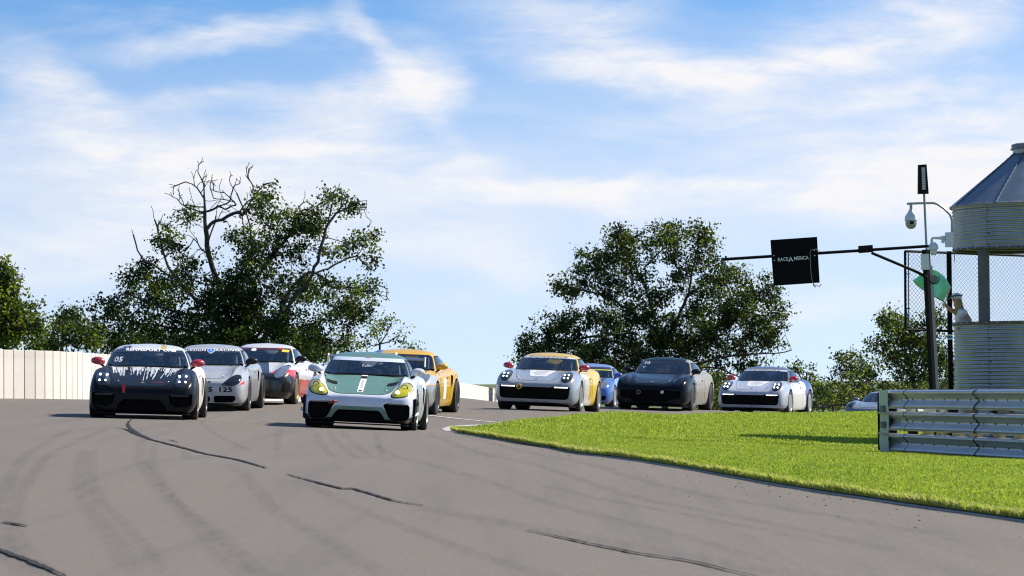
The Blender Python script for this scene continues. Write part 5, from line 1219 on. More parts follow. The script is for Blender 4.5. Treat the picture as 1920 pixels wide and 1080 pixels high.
# ------------------------------------------------------------------ flag marshal
def skin_body(verts, edges, mat, name, sub=2, origin=Vector((0, 0, 0)), parent=None, root=0):
    me = bpy.data.meshes.new('m'); me.from_pydata([tuple(Vector(p)-origin) for p, r_ in verts], edges, []); ob = bpy.data.objects.new('t', me); COL.objects.link(ob)
    md = ob.modifiers.new('s', 'SKIN'); md.use_smooth_shade = True; sk = me.skin_vertices[0].data
    for i, (p, r_) in enumerate(verts): sk[i].radius = (r_, r_) if not isinstance(r_, tuple) else r_; sk[i].use_root = (i == root)
    sb = ob.modifiers.new('b', 'SUBSURF'); sb.levels = sub; sb.render_levels = sub
    dg = bpy.context.evaluated_depsgraph_get(); dg.update(); out = bpy.data.meshes.new_from_object(ob.evaluated_get(dg)); bpy.data.objects.remove(ob)
    out.materials.clear(); return obj(name, out, mat, parent, sharp=None)
def build_marshal():
    D = 53.95
    def Q(px, py, dd=0): return P(px, py, D+dd)
    feet = Q(1830, 700); org = Vector((feet.x, feet.y, ZL-.97)); root = empty('person', org); tag(root, 'marshal in white polo shirt and cap with long blond hair, leaning over the rim', 'person')
    hand = Q(1771.5, 571, -.02)
    V = [(Q(1828, 640), .12), (Q(1817, 620), .11), (Q(1804, 601), .125), (Q(1799, 586), .105), (Q(1796, 577), .05), (Q(1793.5, 569), .075), (Q(1793, 559), .088),   # 0..6 spine, head
         (Q(1806, 586, -.16), .062), (Q(1816, 597, -.2), .047), (Q(1820, 604, -.2), .043), (Q(1813, 610, -.2), .036), (Q(1804, 613, -.22), .03),   # 7..11 near arm
         (Q(1795, 583, .13), .055), (Q(1787, 584, .12), .046), (Q(1780, 579, .06), .038), (Q(1775, 574, .0), .028), (hand, .030),   # 12..16 raised arm
         (Q(1784.8, 563, -.0), .018), (Q(1788, 572, 0), .045)]
    E = [(0, 1), (1, 2), (2, 3), (3, 4), (4, 5), (5, 6), (3, 7), (7, 8), (8, 9), (9, 10), (10, 11), (3, 12), (12, 13), (13, 14), (14, 15), (15, 16), (6, 17), (5, 18)]
    # five fingers of each hand, curled round the stick / resting on the rim
    s = Q(1783, 538, 0)-Q(1769, 577, 0); sd_ = s.normalized(); side_ = Vector((0, -1, 0)); out_ = sd_.cross(side_).normalized()
    for k in range(4):
        b = hand+sd_*(-.03+.02*k)+out_*(-.015); ln = (.028, .032, .031, .024)[k]; i = len(V)
        V += [(b+side_*.028, .0085), (b+side_*.034-out_*ln, .008), (b+side_*.008-out_*(ln+.012), .007)]; E += [(16, i), (i, i+1), (i+1, i+2)]
    i = len(V); V += [(hand+sd_*.035-side_*.02, .011), (hand+sd_*.05-side_*.0-out_*.03, .009)]; E += [(16, i), (i, i+1)]
    h2 = V[11][0]
    for k in range(5):
        i = len(V); a = R(-50+25*k); dd = Vector((-math.cos(a), -math.sin(a)*.6, -.25)); ln = (.05, .07, .075, .07, .055)[k]
        V += [(h2+dd*.045, .0095), (h2+dd*(.045+ln*.5), .008), (h2+dd*(.045+ln)-Vector((0, 0, .02)), .0065)]; E += [(11, i), (i, i+1), (i+1, i+2)]
    skin_body(V, E, M['skin'], 'body', 2, org, root)
    # legs and shorts out of sight inside the drum
    for sg in (-1, 1):
        h = Q(1829, 640); hp = h+Vector((0, .1*sg, -.02)); ft = Vector((hp.x+.02, hp.y, ZL-.95))
        MB().tube([hp-org, (hp+ft)/2-org, ft-org], [.085, .06, .045], 12).build('trouser_leg', simple('khaki trousers', (.25, .2, .13), .9), root)
        MB().ball(ft-org+Vector((-.04, 0, .03)), (.13, .05, .045), 12, 8).build('shoe', M['black'], root)
    W_ = [(Q(1827, 636), .13), (Q(1816, 619), .13), (Q(1803.5, 601.5), .148), (Q(1799.5, 589), .135), (Q(1797.5, 580), .07), (Q(1806, 587, -.165), .082), (Q(1812.5, 594, -.19), .072), (Q(1794, 584, .14), .075), (Q(1788.5, 585, .13), .062)]
    skin_body(W_, [(0, 1), (1, 2), (2, 3), (3, 4), (3, 5), (5, 6), (3, 7), (7, 8)], M['shirt'], 'polo_shirt', 2, org, root)
    p = Q(1808, 590, -.27)-org
    for k in range(3): MB().box(p+Vector((.012*k, 0, -.03*k)), (.07, .008, .008), Matrix.Rotation(R(25), 3, 'Y')).build('sleeve_print', simple('grey sleeve print', (.2, .22, .26), .6), root)
    hc = Q(1793, 559.5)
    H_ = [(hc+Vector((.028, 0, .01)), .085), (Q(1797, 568, -.02), .07), (Q(1797, 577, -.05), .045), (Q(1793, 583, -.10), .032), (Q(1789, 591, -.10), .02), (Q(1801, 573, .02), .05), (Q(1805, 580, .04), .035), (Q(1808, 586, .05), .012)]
    skin_body(H_, [(0, 1), (1, 2), (2, 3), (3, 4), (1, 5), (5, 6), (6, 7)], M['hair'], 'hair', 2, org, root)
    c = hc+Vector((.006, 0, .018))-org
    mb = MB(); mb.ball(c, (.102, .096, .084), 22, 12); mb.v = [(x, y, max(z, c.z-.022)) for x, y, z in mb.v]; cap = mb.build('cap', M['shirt'], root)
    mb = MB(); pts = []
    for t in np.linspace(-1, 1, 9): pts.append((c.x-.085-.085*(1-t*t)**.5, c.y+.085*t, c.z-.008-.018*(1-t*t)))
    n = 9; inn = [(c.x-.06, c.y+.085*t, c.z) for t in np.linspace(-1, 1, 9)]; v = pts+inn+[(a, b, e-.008) for a, b, e in pts]+[(a, b, e-.008) for a, b, e in inn]
    f = []
    for i in range(8): f += [(i, i+1, n+i+1, n+i), (2*n+i+1, 2*n+i, 3*n+i, 3*n+i+1), (i+1, i, 2*n+i, 2*n+i+1)]
    mb.add(v, f); mb.build('cap_peak', simple('grey blue cap peak', (.28, .34, .42), .7), cap)
    mb = MB(); mb.tube([(c.x+.1105*math.cos(a)*.96, c.y+.1025*math.sin(a)*.96, c.z+.032+.012*math.cos(a)) for a in np.linspace(0, 6.283, 28)], .012, 6, caps=False); mb.build('cap_band', simple('navy cap band', (.02, .045, .14), .6), cap)
    # face details on the side turned to the track
    f0 = hc+Vector((-.088, -.02, -.0))-org
    for sg in (-1, 1): MB().ball(f0+Vector((.006, sg*.03+.015, -.005)), .009, 8, 6).build('eye', M['black'], root)
    MB().ball(f0+Vector((.012, .015, -.06)), (.008, .022, .006), 8, 6).build('mouth', simple('lips', (.4, .12, .1), .5), root)
    return hand, sd_
hand, sdir = build_marshal()
def build_flag():
    D = 53.68
    def Q(px, py, dd=0): return P(px, py, D+dd)
    a, b = Q(1768.5, 578), Q(1782.8, 536.5); root = empty('green_flag', a); tag(root, 'bright green flag held up on a short stick by the marshal', 'flag')
    MB().tube([Vector((0, 0, 0)), b-a], [.012, .010], 8).build('flag_stick', simple('pale wooden stick', (.55, .48, .38), .6), root)
    top = [(1782.3, 537), (1777, 527), (1769, 517), (1759, 509), (1749, 505.5), (1739, 506.5), (1730, 512), (1721, 519), (1711.5, 525)]
    bot = [(1769.5, 566), (1762, 562), (1755, 558.5), (1749, 554.5), (1743, 551), (1736, 547), (1728, 542), (1720, 535), (1711.8, 526)]
    nu, nv = 48, 28; v = []
    for i in range(nu+1):
        s = i/nu*8; k = min(int(s), 7); t = s-k
        tp = [top[k][j]*(1-t)+top[k+1][j]*t for j in (0, 1)]; bp = [bot[k][j]*(1-t)+bot[k+1][j]*t for j in (0, 1)]; u = i/nu
        for j in range(nv+1):
            w = j/nv; x = bp[0]*(1-w)+tp[0]*w; y = bp[1]*(1-w)+tp[1]*w
            dd = .16*math.sin(u*7+w*2.2)*min(1, u*3)+.05*math.sin(u*19-w*5)*u+.03*math.sin(w*11+u*4)*u+.10*math.sin(math.pi*w)*u
            v.append(Q(x, y, dd)-a)
    f = [(i*(nv+1)+j, (i+1)*(nv+1)+j, (i+1)*(nv+1)+j+1, i*(nv+1)+j+1) for i in range(nu) for j in range(nv)]
    m, t, bb = newmat('green flag cloth'); bb.inputs['Base Color'].default_value = (.015, .30, .13, 1); bb.inputs['Roughness'].default_value = .6
    tl = nd(t, 'ShaderNodeBsdfTranslucent'); tl.inputs[0].default_value = (.06, .62, .27, 1); mx = nd(t, 'ShaderNodeMixShader'); t.links.new(mixc(t, nz(t, 3), (.30, .95, .50), (.42, 1.0, .62)), tl.inputs[0])
    mx.inputs[0].default_value = .88; t.links.new(bb.outputs[0], mx.inputs[1]); t.links.new(tl.outputs[0], mx.inputs[2]); t.links.new(mx.outputs[0], t.nodes['Material Output'].inputs[0])
    obj('flag_cloth', mesh(v, f), m, root, sharp=None)
    MB().tube([Vector(v[i*(nv+1)]) for i in range(nu+1)], .006, 5).build('flag_hem', simple('dark green hem', (.01, .06, .045), .8), root)
build_flag()
# ------------------------------------------------------------------ guardrail
def build_rail():
    A, B = P(1661, 850, FPX/115), P(1920, 863, FPX/132); A = Vector((A.x, A.y, A.z+.03)); dirv = (B-A); L0 = dirv.length; dirv.normalize(); flat = Vector((dirv.x, dirv.y, 0)).normalized()
    nrm = Vector((-abs(flat.y), 0, 0)); nrm = Vector((flat.y, -flat.x, 0)); nrm = nrm if nrm.y < 0 or nrm.x < 0 else -nrm
    if nrm.x > 0: nrm = -nrm
    root = empty('guardrail', A); tag(root, 'triple height galvanised steel guardrail with a strapped end in front of the flag tower', 'guardrail')
    prof = [(.02, .305), (.072, .285), (.083, .268), (.080, .248), (.062, .228), (.008, .180), (.0, .160), (.0, .145), (.008, .125), (.062, .077), (.080, .057), (.083, .037), (.072, .02), (.02, 0)]
    def along(px):   # distance along the rail where it crosses a pixel column
        lo, hi = -1, 14
        for _ in range(40):
            mid = (lo+hi)/2; q = A+dirv*mid-CAMP; x = 960+q.dot(cr)/q.dot(fw)*FPX; lo, hi = (mid, hi) if x < px else (lo, mid)
        return lo
    ends = [0.10, along(1705), along(1837)]; ends += [ends[-1]+4.0, ends[-1]+8.0]
    rows = [0.0, .35, .70]; HT = .985
    def base(s): return A+dirv*s
    for ri, z0 in enumerate(rows):
        z0 = z0+.0
        for k in range(len(ends)-1):
            s0, s1 = ends[k], ends[k+1]+.03; off = .004*(k % 2); m_ = MB(); v = []; rg = random.Random(ri*7+k)
            ns = 8
            for i in range(ns+1):
                s = s0+(s1-s0)*i/ns; b = base(s)-A; wv = .004*math.sin(i*1.3+ri+k)
                for (dn, z) in prof: v.append(b+nrm*(dn+off+wv)+Vector((0, 0, z0+z)))
            n = len(prof)
            for i in range(ns+1):
                s = s0+(s1-s0)*i/ns; b = base(s)-A; wv = .004*math.sin(i*1.3+ri+k)
                for (dn, z) in prof: v.append(b+nrm*(dn+off+wv-.005)+Vector((0, 0, z0+z)))
            f = [(i*n+j, (i+1)*n+j, (i+1)*n+j+1, i*n+j+1) for i in range(ns) for j in range(n-1)]; o_ = (ns+1)*n
            f += [tuple(o_+x for x in q[::-1]) for q in f]
            m_.add(v, f); beam = m_.build('rail_beam', M['rail'], root, sharp=60)
            # dark overlap edge
            mb = MB(); mb.tube([base(ends[k+1])-A+nrm*(dn+off+.006)+dirv*(.03*math.sin(z*22))+Vector((0, 0, z0+z)) for dn, z in prof], .0065, 5); mb.build('overlap_edge', M['black'], beam)
            mb = MB()
            for i in range(int((s1-s0)/.55)):
                s = s0+.16+i*.55+.05*math.sin(i*5.+ri); mb.box(base(s)-A+nrm*(.004+off)+Vector((0, 0, z0+.152)), (.012, .012, .024))
            for dz in (.29, .02, .18):
                for dx in (-.09, -.05): mb.box(base(ends[k+1]+dx)-A+nrm*(.06 if dz != .18 else .02)+Vector((0, 0, z0+dz-.01)), (.012, .012, .018))
            q = mb.build('bolt_slots', M['black'], beam, smooth=False); q['kind'] = 'stuff'
        # rolled end piece
        for zz in (.057, .25):
            mb = MB(); e = base(.10)-A; mb.tube([e+nrm*.05+Vector((0, 0, z0+zz)), e-flat*.06+nrm*.045+Vector((0, 0, z0+zz)), e-flat*.12+nrm*.0+Vector((0, 0, z0+zz)), e-flat*.10-nrm*.10+Vector((0, 0, z0+zz))], [.036, .036, .034, .03], 12); mb.build('rolled_end', M['rail'], root)
    for s in [.03]+list(np.arange(1.1, ends[-1], 1.95)):
        b = base(s)-A; g = G((A+b).x, (A+b).y)-A.z; MB().box(b-nrm*.10+Vector((0, 0, (g-.2+.97)/2)), (.10, .14, .97-g+.2), Matrix.Rotation(math.atan2(flat.y, flat.x), 3, 'Z')).build('rail_post', M['darksteel'], root, smooth=False)
    # end plate
    MB().box(base(0.02)-A-nrm*.02-flat*.09+Vector((0, 0, .49)), (.035, .25, .94), Matrix.Rotation(math.atan2(flat.y, flat.x), 3, 'Z')).build('end_plate', M['darksteel'], root, smooth=False)
    # strap panel over the end
    m, t, b_ = newmat('faded green strap panel'); c = ramp(t, nz(t, 1, 5, .6, vec=mapv(t, (7, 7, 3))), [(.3, (.48, .50, .46)), (.5, (.44, .58, .44)), (.7, (.60, .60, .57))]); t.links.new(c, b_.inputs['Base Color']); b_.inputs['Roughness'].default_value = .7
    s0, s1 = along(1661.5), along(1677.5); v = []; ns = 2; zz_ = [-.02, .2, .4, .6, .8, 1.0]
    for s in (s0, s1):
        for z in zz_: v.append(base(s)-A+nrm*(.105+.01*math.sin(z*9))+Vector((0, 0, z)))
    v += [Vector(q)-nrm*.012 for q in v]; n = 6
    f = [(j, j+1, n+j+1, n+j) for j in range(5)]+[(2*n+j+1, 2*n+j, 3*n+j, 3*n+j+1) for j in range(5)]+[(0, n, 3*n, 2*n), (5, 2*n+5, 3*n+5, n+5)]+[(j+1, j, 2*n+j, 2*n+j+1) for j in range(5)]+[(n+j, n+j+1, 3*n+j+1, 3*n+j) for j in range(5)]
    pan = MB().add(v, f).build('strap_panel', m, root)
    for z in (.63, .30): MB().tube([base(s0-.05)-A+nrm*.125+Vector((0, 0, z)), base(s1+.05)-A+nrm*.125+Vector((0, 0, z-.005))], .016, 6).build('strap', simple('tan strap', (.50, .42, .27), .8), pan)
    for z in (.44, .70): MB().box(base((s0+s1)/2)-A+nrm*.122+Vector((0, 0, z)), (.22, .012, .10), Matrix.Rotation(math.atan2(flat.y, flat.x), 3, 'Z')).build('panel_print', simple('grey print block', (.11, .12, .12), .7), pan, smooth=False)
    # spacer blocks behind the two gaps
    wm = simple('pale block', (.62, .58, .50), .8); wt = simple('tan timber block', (.38, .30, .15), .85, var=.3)
    for i, (px, w) in enumerate(((1702, .30), (1733, .16), (1743, .10), (1766, .18), (1815, .42), (1880, .5))):
        s = along(px); MB().box(base(s)-A-nrm*.06+Vector((0, 0, .672)), (w, .08, .07), Matrix.Rotation(math.atan2(flat.y, flat.x), 3, 'Z')).build('spacer_block', wm if i < 4 else M['rim_dark'], root, smooth=False)
    for px in (1735, 1762, 1792, 1826, 1868, 1908):
        s = along(px); MB().box(base(s)-A-nrm*.05+Vector((0, 0, .325)), (.34, .08, .06), Matrix.Rotation(math.atan2(flat.y, flat.x), 3, 'Z')).build('spacer_block', wt, root, smooth=False)
    for px in (1700, 1750, 1790): 
        s = along(px); MB().box(base(s)-A-nrm*.16+Vector((0, 0, 1.0)), (.5, .10, .03), Matrix.Rotation(math.atan2(flat.y, flat.x), 3, 'Z')).build('post_cap', M['darksteel'], root, smooth=False)
build_rail()
# ------------------------------------------------------------------ drivers behind the windscreens
def driver(key, label):
    info = cars[key]; mw = info['root'].matrix_world.copy()
    root = empty('person'); tag(root, label, 'person'); root.matrix_world = mw @ Matrix.Translation((.36, .22, .30))
    V = [((0, .10, .10), .15), ((0, .08, .34), .165), ((0, .04, .56), .15), ((0, .02, .66), .06), ((0, -.01, .74), .085), ((0, -.01, .82), .09), ((.2, .03, .54), .065), ((.24, -.15, .42), .05), ((.16, -.36, .60), .035), ((-.2, .03, .54), .065), ((-.24, -.15, .42), .05), ((-.16, -.36, .60), .035)]
    skin_body([(Vector(p), r_) for p, r_ in V], [(0, 1), (1, 2), (2, 3), (3, 4), (4, 5), (2, 6), (6, 7), (7, 8), (2, 9), (9, 10), (10, 11)], M['suit'], 'body', 1, Vector((0, 0, 0)), root)
    hm = MB().ball((0, -.01, .775), (.125, .145, .135), 20, 14).build('helmet', M['helmet'], root)
    MB().ball((0, -.035, .765), (.108, .125, .045), 18, 8).build('visor', M['gloss'], hm)
driver('green', 'helmeted driver at the wheel of the green and white car')
driver('black', 'helmeted driver at the wheel of the black car with paint drips')
driver('redwhite', 'helmeted driver in the white car with the black nose and red flashes')
driver('silver', 'helmeted driver in the silver grey car with the yellow roof')
driver('grey', 'helmeted driver in the light grey car numbered 125')
driver('yellow', 'helmeted driver in the yellow car')
# ------------------------------------------------------------------ trees
def mat_leaf():
    m, t, b = newmat('oak leaf'); L = t.links.new
    at = nd(t, 'ShaderNodeAttribute'); at.attribute_name = 'tint'
    c = ramp(t, at.outputs['Fac'], [(.0, (.008, .016, .005)), (.35, (.018, .036, .008)), (.62, (.055, .088, .014)), (1, (.25, .27, .04))])  # leaf variety; near-black and lime stops also paint in clump shade and highlights
    L(c, b.inputs['Base Color']); b.inputs['Roughness'].default_value = .5; b.inputs['Specular IOR Level'].default_value = .35
    tl = nd(t, 'ShaderNodeBsdfTranslucent'); L(mixc(t, 1, c, (1.3, 1.45, .55), 'MULTIPLY'), tl.inputs[0])
    mx = nd(t, 'ShaderNodeMixShader'); mx.inputs[0].default_value = .45; L(b.outputs[0], mx.inputs[1]); L(tl.outputs[0], mx.inputs[2]); L(mx.outputs[0], t.nodes['Material Output'].inputs[0]); return m
M['leaf'] = mat_leaf(); M['bark'] = simple('oak bark', (.055, .045, .038), .9, var=.35, sc=4, bmp=.5)
def grow(seed, trunk, blobs, dead, nA, step, di, dk, d, rng, twigs=(), ntr=None, maxit=90):
    """trunk: polylines of (px,py,depth offset); blobs: (px,py,rx,ry,weight); returns nodes, parents, attractors"""
    s = FPX/d
    nodes = []; par = []
    for k, line in enumerate(trunk):
        pts = [np.array(P(a, b, d+c)) for a, b, c in line]
        if k == 0: last = -1
        else:
            q = np.array(nodes); last = int(np.argmin(((q-pts[0])**2).sum(1)))
        for i in range(len(pts)-1 if k else len(pts)):
            a = pts[i] if k else (pts[i-1] if i else pts[0]); b = pts[i+1] if k else pts[i]
            n = max(1, int(np.linalg.norm(b-a)/step))
            for j in range(1, n+1):
                w = rng.normal(0, .05*step*2, 3)*(j < n); nodes.append(a+(b-a)*j/n+w); par.append(last); last = len(nodes)-1
    ntrunk = len(nodes)
    for (px, py, ang, ln) in twigs:      # bare forked twigs
        p0 = np.array(P(px, py, d+rng.normal(0, .3))); q = np.array(nodes); st = int(np.argmin(((q-p0)**2).sum(1)))
        def fork(last, dir_, ln_, lev):
            p = np.array(nodes[last]); n = max(2, int(ln_/.16)); dd = dir_.copy()
            for j in range(n):
                dd = dd+rng.normal(0, .16, 3)+np.array([0, 0, .035]); dd /= np.linalg.norm(dd); p = p+dd*ln_/n; nodes.append(p); par.append(last); last = len(nodes)-1
                if lev > 0 and j >= n//3 and rng.uniform() < (.34, .42, .5)[3-lev] if lev < 4 else False:
                    s_ = rng.choice([-1, 1]); ax = np.cross(dd, rng.normal(0, .5, 3)+np.array([0, 1, 0])*s_); ax /= np.linalg.norm(ax); a = rng.uniform(.45, .95); nd_ = dd*math.cos(a)+ax*math.sin(a); fork(last, nd_, ln_*rng.uniform(.5, .75), lev-1)
        a = R(ang); fork(st, np.array(Vector(cr)*math.sin(a)+Vector(cu)*math.cos(a)), ln*.76, 3)
    A = []; lf = []
    for k, (bl, leafy) in enumerate([(x, 1) for x in blobs]+[(x, 0) for x in dead]):
        px, py, rx, ry = bl[:4]; w = bl[4] if len(bl) > 4 else 1.0; n = int(nA*rx*ry/2000*w*(.5 if leafy else 2.6)); rd = min(rx, ry*1.6)/s*1.5
        off = bl[5] if len(bl) > 5 else rng.normal(0, .9)
        u = rng.normal(0, 1, (n, 3)); u /= np.linalg.norm(u, axis=1)[:, None]; r_ = rng.uniform(0, 1, n)**.42; u *= r_[:, None]
        for q in u: A.append(np.array(P(px+q[0]*rx, py+q[2]*ry, d+off+q[1]*rd))); lf.append(leafy)
    A = np.array(A); lf = np.array(lf)
    keep = np.array([(math.sin(a[0]*1.9+seed)*math.cos(a[2]*2.3+seed*2)+math.sin(a[1]*1.7+a[0]*.6)*.6) > -.75 for a in A]) | (lf == 0)
    A = A[keep]; lf = lf[keep]
    dkk = np.where(lf == 1, dk, .20)
    N = np.array(nodes); dist = np.full(len(A), 1e9); idx = np.zeros(len(A), int); alive = np.ones(len(A), bool)
    def upd(new0, NN):
        for c in range(new0, len(NN), 400):
            D = ((A[:, None]-NN[None, c:c+400])**2).sum(-1); j = D.argmin(1); dd = D[np.arange(len(A)), j]; m_ = dd < dist; dist[m_] = dd[m_]; idx[m_] = j[m_]+c
    upd(0, N)
    ends = [None]*len(A)
    for it in range(maxit):
        act = alive & (dist < di*di)
        if not act.any(): break
        newn = []; newp = []
        for nid in np.unique(idx[act]):
            m_ = act & (idx == nid); v = A[m_]-N[nid]; v /= np.linalg.norm(v, axis=1)[:, None]+1e-9; v = v.sum(0)+rng.normal(0, .35, 3); v[2] += .08; l = np.linalg.norm(v)
            if l < 1e-6: continue
            newn.append(N[nid]+v/l*step); newp.append(nid)
        n0 = len(N); N = np.vstack([N, newn]); par += [int(x) for x in newp]; upd(n0, N)
        alive &= dist > dkk*dkk
        if len(N) > 9000: break
    return N, np.array(par), A, lf, idx, dist, ntrunk
def tree(name, label, seed, d, trunk, blobs, dead=(), nA=95, step=.32, leafn=20, size=.135, group=None, r_tip=.016, tint=.0, sig=.21, cat='tree', di=3.2, twigs=()):
    rng = np.random.default_rng(seed); s = FPX/d
    N, par, A, lf, idx, dist, ntrunk = grow(seed, trunk, blobs, dead, nA, step, di, .42, d, rng, twigs)
    base = Vector(N[0]); gz = G(base.x, base.y); org = Vector((base.x, base.y, min(gz, base.z)))
    root = empty(name, org); tag(root, label, cat, group)
    n = len(N); rad = np.full(n, 0.0); ch = [[] for _ in range(n)]
    for i, p in enumerate(par):
        if p >= 0: ch[p].append(i)
    for i in range(n-1, -1, -1):
        rad[i] = max(r_tip*(2.6 if i < ntrunk else 1), (sum(rad[c]**2.2 for c in ch[i]))**(1/2.2)) if ch[i] else r_tip
    rad = np.minimum(rad, .52)
    # foot of the trunk down to the ground
    k = 6; V = []; F = []
    segs = [(par[i], i) for i in range(n) if par[i] >= 0]
    foot = np.array([org.x, org.y, gz-.3])
    Pa = np.array([N[a] for a, b in segs]+[foot]); Pb = np.array([N[b] for a, b in segs]+[N[0]]); Ra = np.array([min(rad[a], rad[b]*1.35) for a, b in segs]+[rad[0]*1.3]); Rb = np.array([rad[b] for a, b in segs]+[rad[0]])
    dv = Pb-Pa; dv /= np.linalg.norm(dv, axis=1)[:, None]+1e-9; hlp = np.where(np.abs(dv[:, 2:3]) > .9, [[1., 0, 0]], [[0, 0, 1.]]); e1 = np.cross(dv, hlp); e1 /= np.linalg.norm(e1, axis=1)[:, None]; e2 = np.cross(dv, e1)
    V = np.zeros((len(Pa), 2*k, 3))
    for j in range(k):
        a = 2*math.pi*j/k; o_ = e1*math.cos(a)+e2*math.sin(a); V[:, j] = Pa-dv*Ra[:, None]*.25+o_*Ra[:, None]; V[:, k+j] = Pb+dv*Rb[:, None]*.25+o_*Rb[:, None]
    b0 = (np.arange(len(Pa))*2*k)[:, None]; F = np.concatenate([b0+np.array([[j, (j+1) % k, k+(j+1) % k, k+j]]) for j in range(k)])
    obj('trunk', npmesh(V.reshape(-1, 3)-np.array(org), F), M['bark'], root, sharp=None)
    # leaves: small folded blades in clumps round every twig end
    sel = np.where((lf == 1) & (dist < 1.4))[0]; C = A[sel]; m_ = len(C)
    cl = rng.uniform(0, 1, m_); cnt = rng.poisson(leafn*2.0*rng.uniform(.35, 1.4, m_)); ci = np.repeat(np.arange(m_), cnt); q = len(ci)
    pos = C[ci]+rng.normal(0, 1, (q, 3))*np.array([sig, sig, sig*.8])*(.75+.6*cl[ci])[:, None]
    a1 = rng.normal(0, 1, (q, 3)); a1 /= np.linalg.norm(a1, axis=1)[:, None]; a2 = np.cross(a1, rng.normal(0, 1, (q, 3))); a2 /= np.linalg.norm(a2, axis=1)[:, None]
    ln = size*rng.uniform(.6, 1.3, q)[:, None]; wd = ln*.36; nn = np.cross(a1, a2)
    p0 = pos-a1*ln*.5; p2 = pos+a1*ln*.5; p1 = pos+a2*wd+nn*ln*.08; p3 = pos-a2*wd+nn*ln*.08
    V = np.stack([p0, p1, p2, p3], 1).reshape(-1, 3)-np.array(org); b0 = (np.arange(q)*4)[:, None]; F = b0+np.array([[0, 1, 2, 3]])
    me = npmesh(V, F); at = me.attributes.new('tint', 'FLOAT', 'POINT')
    val = np.clip(.40+tint+(cl[ci]-.5)*.85+rng.normal(0, .14, q), 0, 1); at.data.foreach_set('value', np.repeat(val, 4).astype(np.float32))
    obj('crown', me, M['leaf'], root, smooth=False)
    print(label[:30], 'nodes', n, 'leaves', q)
T1 = [[(432,800,0),(437,740,0),(440,680,0),(436,640,0),(430,600,0),(418,560,0),(405,520,.3),(395,490,.3),(388,460,.2)],
 [(388,460,.2),(386,430,.1),(384,400,0),(383,372,0),(382,345,0)],[(388,460,.2),(398,430,.4),(405,405,.6),(408,385,.6)],
 [(436,640,0),(425,610,-.4),(400,590,-.8),(365,560,-1.2),(340,535,-1.4),(318,505,-1.2),(305,470,-1),(297,440,-1),(290,412,-.9)],
 [(340,535,-1.4),(300,505,-1.6),(272,490,-1.8),(258,470,-1.8),(250,440,-1.8),(247,430,-1.8)],[(400,590,-.8),(350,590,-.2),(300,575,0),(260,560,.4)],
 [(440,680,0),(400,640,.6),(350,620,1),(290,610,1.4),(230,600,1.6)],[(440,680,0),(460,620,.6),(466,570,1),(480,520,1.2),(510,480,1.2),(530,455,1.2)],
 [(466,570,1),(462,520,1.4),(465,470,1.6),(470,430,1.6),(462,400,1.6),(448,372,1.6),(436,350,1.5)],
 [(440,700,0),(490,640,-.8),(520,600,-1.2),(555,555,-1.4),(580,525,-1.4),(598,480,-1.4),(610,430,-1.2),(630,400,-1),(662,385,-.8)],[(610,430,-1.2),(620,395,-1.4),(625,370,-1.4)],
 [(520,600,-1.2),(545,540,-.5),(580,510,-.2),(592,512,0),(625,540,.2),(665,540,.4),(700,545,.4)],[(440,700,0),(520,650,1),(570,610,1.4),(620,600,1.6)],[(592,512,0),(640,490,.6),(670,480,.8),(690,500,1)]]
B1 = [(205,590,50,42),(240,540,28,26),(262,505,36,26),(318,455,32,42),(335,520,60,40),(290,560,60,45),(300,620,90,42),(380,560,50,45),(430,560,60,55,1.2),(475,455,58,44,1.2),(490,395,30,32),(500,360,24,24,.9),(560,400,42,30),(548,430,60,28),(622,365,28,26),(655,385,28,20,.8),(600,425,40,30,.8),(575,480,50,30,.8),(680,450,30,22),(655,470,30,20,.8),(698,490,18,20),(630,545,60,32,.9),(690,545,25,25),(560,545,60,40,1.1),(480,520,55,55,1.2),(520,610,90,42,1.1),(640,590,50,35),(420,630,110,45,1.2),(670,580,35,28),(580,640,80,35,1.1),(350,408,22,20,.9),(460,600,60,60,1.2),(170,620,30,34),(405,470,20,10,.5),(640,440,30,18,.5)]
D1 = []
TW = [(387,440,-62,1.5),(386,428,55,1.1),(385,405,-72,1.7),(384,395,62,1.2),(384,375,-50,1.7),(383,362,52,1.0),(392,470,-70,1.6),(384,400,-55,1.9),(383,350,-40,1.0),(382,340,-25,.5),(382,340,30,.5),(384,385,-85,1.5),(402,420,60,1.1),(406,400,30,.9),(408,388,75,.9),
 (462,405,-40,1.5),(455,388,-20,1.4),(448,374,-55,1.4),(440,358,10,1.2),(436,350,-35,.6),(520,400,40,1.2),(500,380,20,1.0),(480,360,-10,.8),(462,400,30,1.6),(466,420,45,1.8),(470,440,35,1.9),(480,470,50,1.6),(250,435,-12,.5),(297,440,20,.9),(290,414,-8,.5),(260,470,-35,.7),(630,400,35,1.2),(662,386,70,1.0),(650,390,20,1.0),(625,372,15,.7),(690,545,80,1.2),(230,600,-70,1.0),(540,450,10,1.6),(520,465,0,1.7)]
tree('oak_tree', 'big spreading oak with bare dead branches at its top, behind the wall on the left', 3, 150, T1, B1, D1, twigs=TW, nA=88, leafn=19, size=.165, sig=.215)
